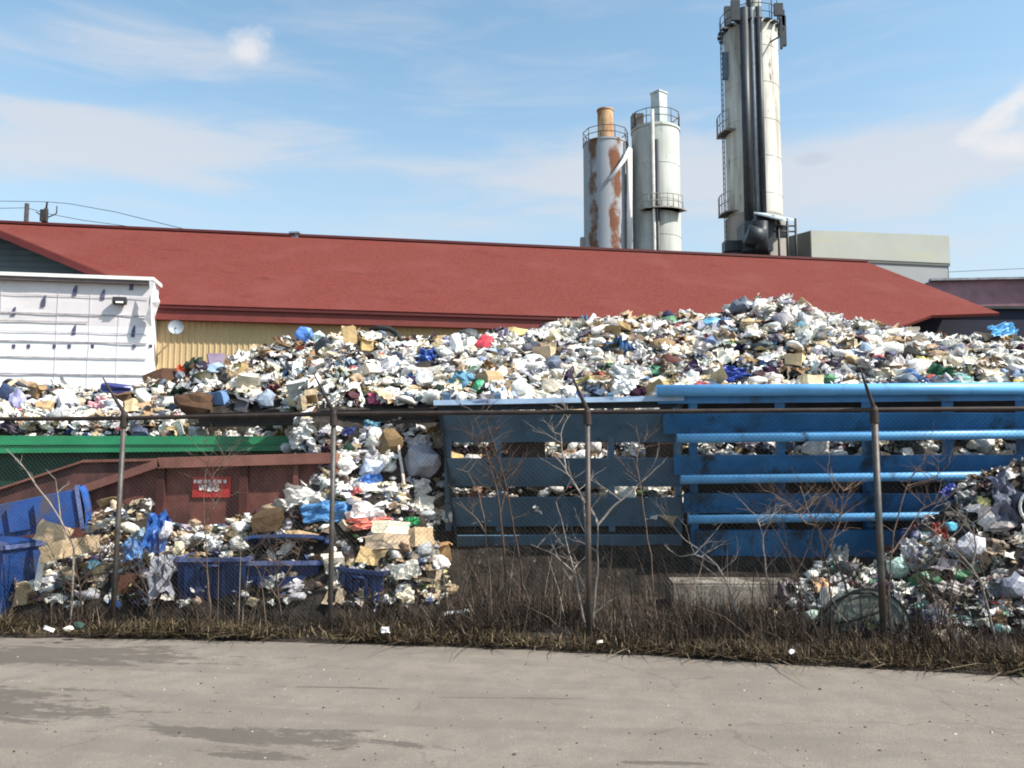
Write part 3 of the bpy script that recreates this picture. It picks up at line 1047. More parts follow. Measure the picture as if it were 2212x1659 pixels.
x = MB()
fr = [q(345, 997, 12), q(728, 987, 12.0), Vector((q(728, 987, 12).x, 12, .12)), Vector((q(30, 1100, 12).x, 12, .12)), Vector((q(30, 1100, 12).x, 12, q(30, 1112, 12).z)), ]
x.ext(fr, (0, .05, 0))
x.build('near_side', M_redbin, rb)
x = MB()
bkp = [q(180, 995, 14), q(690, 985, 14), Vector((q(690, 985, 14).x, 14, .12)), Vector((q(-30, 1070, 14).x, 14, .12)), q(-30, 1062, 14)]
x.ext(bkp, (0, .05, 0))
x.ext([Vector((q(728, 987, 12).x - .06, 12.05, .12)), Vector((q(690, 985, 14).x - .06, 14, .12)), q(690, 985, 14) + Vector((-.06, 0, 0)), q(728, 987, 12) + Vector((-.06, .05, 0))], (.05, 0, 0))
x.build('far_side', mat('rust_brown_inner_side', (.13, .055, .048), .8, 0, .25, 2.5, .15, 30, [((.06, .03, .03), 2, .5, .7, (1, 1, .4))]), rb)
x = MB()
x.bar(q(345, 1000, 11.93), q(728, 989, 11.93), .16, .15)
x.bar(q(30, 1110, 11.93), q(348, 1000, 11.93), .16, .11)
x.build('top_rail', M_redrail, rb)
x = MB()
x.bar(q(-30, 1066, 13.97), q(182, 996, 13.97), .08, .035)
x.bar(q(182, 996, 13.97), q(690, 986, 13.97), .08, .045)
x.build('far_rail', M_redrail, rb)
for u_ in (349, 528, 640):
    x = MB()
    a = q(u_, 1004, 11.94)
    w_ = .11 if u_ != 640 else .07
    x.box((a.x, 11.955, (a.z + .1) / 2), (w_, .09, a.z - .1))
    x.build('stiffener', M_redbin if u_ == 640 else mat('dark_red_stiffener', (.075, .022, .018), .8, 0, .3, 4), rb)
sg = MB()
ca = q(457, 1052, 11.97)
sw, shh = 82 / F * 12, 44 / F * 12
sg.box((ca.x, 11.985, ca.z), (sw, .02, shh))
so = sg.build('sign', M_sign, rb)
lt = MB()


def mark(u0, v0, u1, v1, th=.035):
    a, b_ = q(u0, v0, 11.97), q(u1, v1, 11.97)
    lt.bar(a, b_, .008, th, up=Vector((0, 0, 1)) if abs(a.x - b_.x) > abs(a.z - b_.z) else Vector((1, 0, 0)))


for (u0, u1) in ((419, 424), (427, 436), (440, 447), (450, 456), (460, 466), (470, 478), (483, 489)):
    mark(u0, 1040, u1, 1040, .05)
lt.build('lettering', M_signw, so)
lt = MB()
for s_ in [(433, 1047, 433, 1059), (433, 1047, 443, 1059), (443, 1047, 443, 1059), (449, 1047, 457, 1047), (449, 1047, 449, 1053), (449, 1053, 457, 1053), (457, 1053, 457, 1059), (448, 1059, 457, 1059), (462, 1047, 470, 1047), (462, 1059, 470, 1059), (462, 1047, 462, 1059), (470, 1047, 470, 1059)]:
    mark(*s_)
lt.build('lettering', M_signw, so)

gbn = thing('green_bin', 'long green steel bin with a thick rim behind the red bin', 'bin', (P(300, 1200, 14.5).x, 14.5, .1))
x = MB()
x.ext([q(-420, 984, 14.5), q(640, 972, 14.5), q(640, 972, 14.5) * 1 + Vector((0, 0, -1.9)), q(-420, 984, 14.5) + Vector((0, 0, -1.9))], (0, .06, 0))
x.build('side', M_dgreen, gbn)
x = MB()
for (va, vb_, th, dy) in [(950, 952, .15, 0), (961, 958, .03, -.03), (975, 966, .12, -.01)]:
    x.bar(q(-420, va, 14.42 + dy), q(632, vb_, 14.42 + dy), .18, th)
x.build('rim', M_green, gbn)
x = MB()
a = q(643, 960, 14.3)
x.box(a, (.10, .25, .42))
x.box(q(655, 955, 14.45), (.14, .2, .28))
x.build('end_bracket', M_dgreen, gbn)
x = MB()
x.ext([q(640, 972, 14.5) + Vector((0, .06, 0)), q(640, 972, 14.5) + Vector((0, .06, -1.9)), q(640, 972, 14.5) + Vector((-.0, .6, -1.9)), q(640, 972, 14.5) + Vector((0, .6, 0))], (-.05, 0, 0))
x.build('end_plate', M_dgreen, gbn)

bm_ = MB()
a, b = q(430, 908, 14.8), q(950, 897, 12.25)
d = (b - a)
bm_.bar(a + Vector((0, 0, .10)), b + Vector((0, 0, .085)), .26, .03)
bm_.bar(a - Vector((0, 0, .10)), b - Vector((0, 0, .085)), .26, .03)
bm_.bar(a, b, .02, .17)
tag(bm_.build('steel_beam', M_beam, loc=(a + b) / 2), 'long dark rusty steel beam lying across the trash behind the fence', 'beam')

# ------------------------------------------------------------------ slatted blue hoppers
def YH(v, base):
    return base + (v - 855) / 360 * .62


def hopper(name, label, base, slats, u_of, lip, mats, lipmat, braces, tubes, right):
    t = thing(name, label, 'hopper', (P(u_of(1200), 1200, base).x, base + .6, .6), 'slatted blue hoppers')
    for (v0, v1) in slats:
        b_ = MB()
        Ya, Yb = YH(v0, base), YH(v1, base) + .14
        u0, u1 = u_of((v0 + v1) / 2), right
        n_ = 8
        for i in range(n_):
            ua, ub = u0 + (u1 - u0) * i / n_, u0 + (u1 - u0) * (i + 1) / n_
            vs_ = []
            for j, uu in enumerate((ua, ub)):
                dv = 1.3 * noise.noise(Vector((uu * .011, v0 * .1, 1)))
                dv2 = 1.6 * noise.noise(Vector((uu * .013, v1 * .1, 5)))
                vs_.append((P(uu, v0 + dv, Ya), P(uu, v1 + dv2, Yb)))
            (A, B), (C, D) = vs_
            off = Vector((0, .05, .012))
            b_.hexa([B, D, D + off, B + off, A, C, C + off, A + off])
        b_.build('slat', mats, t)
    for (v0, th, u0, m_) in lip:
        b_ = MB()
        if tubes:
            p0, p1 = P(u0, v0, YH(v0, base) - .06), P(right, v0 - (7 if v0 < 900 else 14), YH(v0, base) - .06)
            b_.tube([p0, p1], th, 14)
        else:
            p0, p1 = P(u0, v0 + 2, base - .03), P(right, v0 - 8, base - .03)
            b_.bar(p0, p1, .22, th)
        b_.build('rim_tube' if tubes else 'rim', m_, t)
    for u_ in braces:
        b_ = MB()
        vt_, vb2 = 850, 1212
        A, B = P(u_, vt_, YH(vt_, base) + .16), P(u_ + 4, vb2, YH(vb2, base) + .24)
        b_.bar(A, B, .10 if tubes else .09, .12, up=Vector((0, 1, 0)))
        b_.build('brace', mats if not tubes else MATS['deep_blue_paint'], t)
    return t


hop1 = hopper('slatted_hopper', 'faded slate blue slatted steel hopper with a pale flat rim', 11.6,
              [(893, 955), (991, 1051), (1076, 1137), (1157, 1216)], lambda v: 950 + (v - 900) * .13, [(869, .07, 938, M_lip)], M_slat, M_lip,
              [966, 1075, 1318, 1462], False, 1474)
x = MB()
for (v0, v1) in [(862, 880)]:
    x.bar(P(945, 880, 11.66), P(1474, 872, 11.66), .08, .10)
x.build('under_rim', mat('dark_slate_blue', (.02, .028, .04), .7, 0, .2, 2), hop1)
x = MB()
A, B = P(945, 872, 11.62), P(990, 1216, 12.3)
x.ext([A, B, B + Vector((.1, .9, 0)), A + Vector((-.1, .9, 0))], (.04, 0, 0))
x.build('end_plate', mat('dark_slate_blue', (.02, .028, .04)), hop1)

hop2 = hopper('slatted_hopper', 'bright blue slatted hopper with round tube rails, right of the slate blue one', 11.45,
              [(893, 938), (984, 1026), (1068, 1108), (1146, 1222)], lambda v: 1416 + (v - 850) * .26,
              [(844, .082, 1418, M_blue), (947, .068, 1462, M_blue), (1036, .064, 1470, M_blue), (1122, .062, 1486, M_blue)], mat('deep_blue_paint', (.038, .175, .385), .5, 0, .25, 1.5, .08, 20, [((.03, .045, .06), 2, .52, .70, (1, 1, .5)), ((.09, .06, .045), 6, .62, .70, (1, 1, .4))]), M_blue,
              [1496, 1684, 1872, 2046, 2206, 2380], True, 2520)
x = MB()
x.bar(P(1420, 862, 11.5), P(2520, 852, 11.5), .05, .13)
x.build('under_rim', MATS['deep_blue_paint'], hop2)

M_gapshade = mat('rusty_gap_shade', (.022, .016, .014), .9, 0, .5, 2, .2, 20, [((.07, .04, .028), 3, .55, .7, (1, 1, .5))])  # for plates added behind the slats so the gaps read as shade


def gap_shade(t, base, u0, u1, v0, v1):
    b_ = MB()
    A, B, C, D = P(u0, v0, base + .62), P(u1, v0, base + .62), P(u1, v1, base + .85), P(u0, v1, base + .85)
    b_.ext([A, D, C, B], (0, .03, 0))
    b_.build('gap_shade_plate', M_gapshade, t)


gap_shade(hop2, 11.45, 1425, 2520, 852, 892)
gap_shade(hop2, 11.45, 1478, 2520, 1040, 1216)
gap_shade(hop1, 11.6, 1075, 1474, 1092, 1216)
gap_shade(hop1, 11.6, 960, 1060, 1150, 1216)
gap_shade(hop1, 11.6, 1060, 1178, 940, 1090)
gap_shade(hop1, 11.6, 1395, 1474, 940, 1090)

# concrete blocks carrying the hoppers, and nearer ones
def block(label, c, size, m_, rz=0, name='concrete_block'):
    me = bmesh.new()
    bmesh.ops.create_cube(me, size=1)
    bmesh.ops.scale(me, vec=size, verts=me.verts)
    bmesh.ops.bevel(me, geom=me.edges[:], offset=.03, segments=2, affect='EDGES')
    bmesh.ops.subdivide_edges(me, edges=[e for e in me.edges if e.calc_length() > .3], cuts=5, use_grid_fill=True)
    for v_ in me.verts:
        v_.co += Vector((noise.noise(v_.co * 5), noise.noise(v_.co * 5 + Vector((9, 0, 0))), noise.noise(v_.co * 4 + Vector((0, 9, 0))))) * .018
    d_ = bpy.data.meshes.new(name)
    me.to_mesh(d_)
    me.free()
    d_.materials.append(m_)
    o = bpy.data.objects.new(name, d_)
    COL.objects.link(o)
    o.location = c
    o.rotation_euler = (0, 0, rz)
    return tag(o, label, 'concrete block', 'concrete blocks behind the fence')


for i, (u0, u1, lab) in enumerate([(985, 1262, 'stained, shade-darkened concrete block under the left end of the slate blue hopper'), (1268, 1500, 'stained, shade-darkened concrete block under the hoppers behind the third post'),
                                   (1506, 1790, 'stained, shade-darkened concrete block behind the pale-topped block'), (1796, 2110, 'stained, shade-darkened concrete block behind the half-sunk drum')]):
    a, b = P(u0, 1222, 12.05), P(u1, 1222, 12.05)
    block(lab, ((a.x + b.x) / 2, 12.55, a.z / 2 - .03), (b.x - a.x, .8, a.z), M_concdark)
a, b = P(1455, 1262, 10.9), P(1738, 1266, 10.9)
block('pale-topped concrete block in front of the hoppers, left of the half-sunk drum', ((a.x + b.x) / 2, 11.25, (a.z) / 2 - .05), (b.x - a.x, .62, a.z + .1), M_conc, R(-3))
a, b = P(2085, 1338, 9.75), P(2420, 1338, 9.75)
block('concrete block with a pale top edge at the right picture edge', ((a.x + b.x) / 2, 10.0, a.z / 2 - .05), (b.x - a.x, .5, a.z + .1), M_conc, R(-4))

# ------------------------------------------------------------------ trash heaps
def table(rows, Y):
    pts = [P(u, v, Y) for u, v in rows]
    return np.array([p.x for p in pts]), np.array([p.z for p in pts])


YM = 17.0
MX, MZ = table([(-400, 850), (-60, 846), (60, 838), (200, 850), (262, 850), (310, 842), (350, 822), (400, 806), (480, 782), (580, 758), (620, 735), (700, 728), (780, 728), (860, 738), (930, 742), (1000, 730),
                (1060, 728), (1110, 722), (1180, 714), (1250, 704), (1310, 697), (1400, 693), (1500, 688), (1560, 690), (1580, 668), (1605, 652), (1680, 656), (1750, 676), (1800, 694), (1850, 705),
                (1900, 714), (1960, 727), (2020, 740), (2080, 738), (2150, 730), (2212, 744), (2400, 752), (2700, 800)], YM)
FX, FZ = table([(-300, 1150), (0, 1165), (90, 1190), (180, 1190), (215, 1130), (250, 1085), (310, 1080), (345, 1130), (400, 1142), (500, 1132), (555, 1100), (640, 1078), (730, 1060), (850, 1070), (915, 1110), (945, 1220), (985, 1330)], 11.2)
RX, RZ = table([(1640, 1345), (1700, 1285), (1750, 1240), (1830, 1222), (1880, 1240), (1930, 1190), (1970, 1140), (2030, 1108), (2080, 1050), (2140, 1024), (2190, 1004), (2260, 1000), (2420, 1015), (2800, 1050)], 10.5)


def sm(t):
    t = np.clip(t, 0, 1)
    return t * t * (3 - 2 * t)


def H_main(x, y):
    zr = np.interp(x, MX, MZ)
    left = 1 - sm((x + 4.1) / 1.1)
    yf = 12.75 + 2.2 * left
    foot = 2.55 + .1 * left
    foot = np.minimum(foot, zr)
    d = np.clip((YM - y) / (YM - yf), 0, 1)
    front = zr - (zr - foot) * d ** 1.15
    chute = sm((x + 3.1) / .5) * (1 - sm((x + 1.5) / .42))
    slope = 3.2 - 2.15 * chute
    low = foot - slope * (yf - y)
    back = zr - .75 * (y - YM)
    return np.where(y > YM, back, np.where(y > yf, front, low))


def H_front(x, y):
    zr = np.interp(x, FX, FZ, left=-1, right=-1)
    return np.where(y > 11.2, zr - 1.2 * (y - 11.2), zr - (.95 * (11.2 - y)) * np.clip(zr / 1.1, .5, 1.3))


def H_right(x, y):
    zr = np.interp(x, RX, RZ, left=-1, right=-1)
    return np.where(y > 10.5, zr - 1.5 * (y - 10.5), zr - 1.05 * (10.5 - y) * np.clip(zr / 1.5, .4, 1.3))


HEAPS = {'main': H_main, 'front': H_front, 'right': H_right}


def H_all(x, y):
    return np.maximum(np.maximum(H_main(x, y), H_front(x, y)), H_right(x, y))


def hit(u, v, lo=8.6, hi=24):
    d = ray(u, v)
    ys = np.arange(lo, hi, .02)
    xs = d.x / d.y * ys
    zs = CZ + d.z / d.y * ys
    hs = np.maximum(H_all(xs, ys), .02)
    k = np.nonzero(zs <= hs)[0]
    i = k[0] if len(k) else int(np.argmin(zs - hs))
    return Vector((xs[i], ys[i], zs[i]))


# ---- prototype shapes (unit size about 1) as numpy arrays
def from_bm(b_):
    b_.verts.ensure_lookup_table()
    v_ = np.array([tuple(p.co) for p in b_.verts])
    f_ = [tuple(p.index for p in q_.verts) for q_ in b_.faces]
    b_.free()
    return v_, f_


def p_bag(seed, sub=2, crease=.38):
    b_ = bmesh.new()
    bmesh.ops.create_icosphere(b_, subdivisions=sub, radius=.5)
    o = Vector((seed * 7.3, seed * 1.7, seed * 3.1))
    for p in b_.verts:
        n_ = p.co.normalized()
        a = noise.noise(n_ * 1.4 + o)
        c = abs(noise.noise(n_ * 2.8 + o)) + .6 * abs(noise.noise(n_ * 6 + o))
        p.co *= 1 + .45 * a - crease * c
        p.co.z *= .62
        p.co.x *= 1.15
    return from_bm(b_)


def p_sheet(seed, n=8, amp=.28):
    vs_, fs_ = [], []
    o = Vector((seed * 5.1, seed * 2.3, 0))
    for j in range(n + 1):
        for i in range(n + 1):
            x_, y_ = i / n - .5, j / n - .5
            e = 1 + .35 * noise.noise(Vector((x_ * 3, y_ * 3, 7)) + o)
            x_, y_ = x_ * e, y_ * e * .75
            w = noise.noise(Vector((x_ * 3.2, y_ * 3.2, 0)) + o)
            z_ = amp * (abs(w) * 1.6 + .7 * noise.noise(Vector((x_ * 7, y_ * 7, 3)) + o))
            vs_.append((x_, y_, z_ - 1.0 * amp * (x_ * x_ + y_ * y_)))
    for j in range(n):
        for i in range(n):
            fs_.append((j * (n + 1) + i, j * (n + 1) + i + 1, (j + 1) * (n + 1) + i + 1, (j + 1) * (n + 1) + i))
    return np.array(vs_), fs_


def p_carton(seed, open_=False):
    r_ = random.Random(seed)
    w, h, d_ = .5, .3 + .15 * r_.random(), .35 + .1 * r_.random()
    mb = MB()
    if not open_:
        mb.box((0, 0, 0), (w * 2, d_ * 2, h * 2))
    else:
        t_ = .02
        for c, s_ in [((0, 0, -h), (2 * w, 2 * d_, t_)), ((-w, 0, 0), (t_, 2 * d_, 2 * h)), ((w, 0, 0), (t_, 2 * d_, 2 * h)), ((0, -d_, 0), (2 * w, t_, 2 * h)), ((0, d_, 0), (2 * w, t_, 2 * h))]:
            mb.box(c, s_)
        mb.box((-w - .12, 0, h + .06), (.3, 2 * d_, t_), Euler((0, .6, 0)))
        mb.box((w + .14, 0, h - .05), (.3, 2 * d_, t_), Euler((0, .5, 0)))
        mb.box((0, -d_ - .12, h + .02), (2 * w, .3, t_), Euler((.4, 0, 0)))
    b_ = bmesh.new()
    vv_ = [b_.verts.new(p) for p in mb.v]
    for f_ in mb.f:
        b_.faces.new([vv_[i] for i in f_])
    bmesh.ops.subdivide_edges(b_, edges=b_.edges[:], cuts=2, use_grid_fill=True)
    o = Vector((seed * 3.3, 1, 2))
    for p in b_.verts:
        c_ = p.co.copy()
        p.co += noise.noise_vector(c_ * 1.1 + o) * .13 + noise.noise_vector(c_ * 3.5 + o) * .045
        p.co.z -= .10 * max(0, noise.noise(c_ * 1.6 + o))
    return from_bm(b_)


def p_card(seed, n=5):
    """folded corrugated sheet with thickness"""
    r_ = random.Random(seed)
    fold = r_.uniform(.15, 1.0) * r_.choice((-1, 1))
    cut = r_.uniform(-.2, .2)
    vs_, fs_ = [], []
    o = Vector((seed * 2.7, 4, 1))
    for layer in (0, .025):
        for j in range(n + 1):
            for i in range(n + 1):
                x_, y_ = i / n - .5, (j / n - .5) * .7
                z_ = abs(x_ - cut) * fold + .10 * noise.noise(Vector((x_ * 2, y_ * 2, 0)) + o) + .03 * noise.noise(Vector((x_ * 8, y_ * 8, 0)) + o)
                ex = .06 * noise.noise(Vector((x_ * 4, y_ * 4, 9)) + o)
                vs_.append((x_ + ex, y_ + ex, z_ + layer))
    m_ = (n + 1) ** 2
    for j in range(n):
        for i in range(n):
            a = j * (n + 1) + i
            fs_.append((a + 1, a, a + n + 1, a + n + 2))
            fs_.append((a + m_, a + 1 + m_, a + n + 2 + m_, a + n + 1 + m_))
    ring = [i for i in range(n)] + [i * (n + 1) + n for i in range(n)] + [n * (n + 1) + i for i in range(n, 0, -1)] + [i * (n + 1) for i in range(n, 0, -1)]
    for i in range(len(ring)):
        a, b_ = ring[i], ring[(i + 1) % len(ring)]
        fs_.append((a, b_, b_ + m_, a + m_))
    return np.array(vs_), fs_


def p_bottle(seed):
    mb = MB()
    mb.lathe([(0, -.5), (.15, -.5), (.16, -.2), (.14, 0), (.16, .15), (.06, .38), (.06, .5), (0, .5)], (0, 0, 0), 8)
    v_ = np.array(mb.v)
    for i in range(len(v_)):
        v_[i] += np.array(noise.noise_vector(Vector(v_[i]) * 3 + Vector((seed, 0, 0)))) * .05
    return v_, mb.f


def p_strip(seed):
    n = 12
    o = Vector((seed * 1.9, 0, 3))
    vs_, fs_ = [], []
    for i in range(n + 1):
        t_ = i / n - .5
        c = Vector((t_, .25 * noise.noise(Vector((t_ * 3, 0, 0)) + o), .22 * noise.noise(Vector((t_ * 3, 5, 0)) + o)))
        a = 2.5 * noise.noise(Vector((t_ * 2, 9, 0)) + o)
        w = Vector((0, math.cos(a), math.sin(a))) * .05
        vs_ += [tuple(c - w), tuple(c + w)]
    fs_ = [(2 * i, 2 * i + 1, 2 * i + 3, 2 * i + 2) for i in range(n)]
    return np.array(vs_), fs_


PROTO = {
    'bag': [p_bag(i) for i in range(12)], 'small': [p_bag(20 + i, 1, .45) for i in range(8)], 'sheet': [p_sheet(i) for i in range(12)],
    'film': [p_sheet(40 + i, 10, .5) for i in range(8)], 'carton': [p_carton(i) for i in range(5)], 'open': [p_carton(10 + i, True) for i in range(4)],
    'card': [p_card(i) for i in range(8)], 'bottle': [p_bottle(i) for i in range(4)], 'strip': [p_strip(i) for i in range(8)]}

PALETTE = [((.80, .77, .72), 42), ((.83, .81, .78), 34), ((.66, .63, .58), 12), ((.76, .68, .54), 16), ((.44, .44, .46), 9), ((.26, .27, .30), 9), ((.50, .37, .24), 7), ((.30, .20, .11), 7), ((.64, .50, .34), 7),
           ((.035, .034, .036), 11), ((.08, .08, .095), 8), ((.12, .15, .22), 6), ((.06, .12, .32), 1.8), ((.32, .42, .56), 2.5), ((.08, .26, .14), .8), ((.45, .09, .08), 1.1), ((.64, .54, .22), .8), ((.12, .28, .38), .8),
           ((.52, .33, .33), 1.0), ((.44, .41, .48), 2.5), ((.11, .065, .04), 9)]
PALF = PALETTE + [((.05, .04, .03), 26), ((.16, .12, .08), 18), ((.42, .33, .21), 22), ((.02, .05, .17), 10)]
PALD = [((.62, .60, .56), 18), ((.42, .41, .40), 12), ((.70, .68, .62), 14), ((.20, .20, .22), 18), ((.09, .09, .10), 18), ((.045, .045, .05), 16), ((.12, .14, .24), 8), ((.40, .30, .18), 9), ((.16, .10, .06), 8), ((.07, .26, .14), 3), ((.30, .50, .46), 3), ((.10, .12, .42), 3),
        ((.46, .10, .07), 2.5), ((.50, .46, .42), 6), ((.78, .76, .72), 18), ((.25, .23, .21), 14), ((.06, .055, .05), 14)]


def rotm(n_):
    e = rng.uniform(0, 2 * np.pi, (n_, 3))
    return e


M_paper = attr_mat('crumpled_paper_and_card', 'item_colour', .85, .28, 7, .35, .2)
M_film = attr_mat('crumpled_plastic_film', 'item_colour', .35, .22, 9, .5, .5)
M_core = mat('compacted_refuse', (.030, .024, .019), .95, 0, .6, 5, .8, 20, [((.20, .18, .15), 9, .62, .70, (1, 1, 1)), ((.015, .013, .012), 4, .5, .7, (1, 1, 1))])


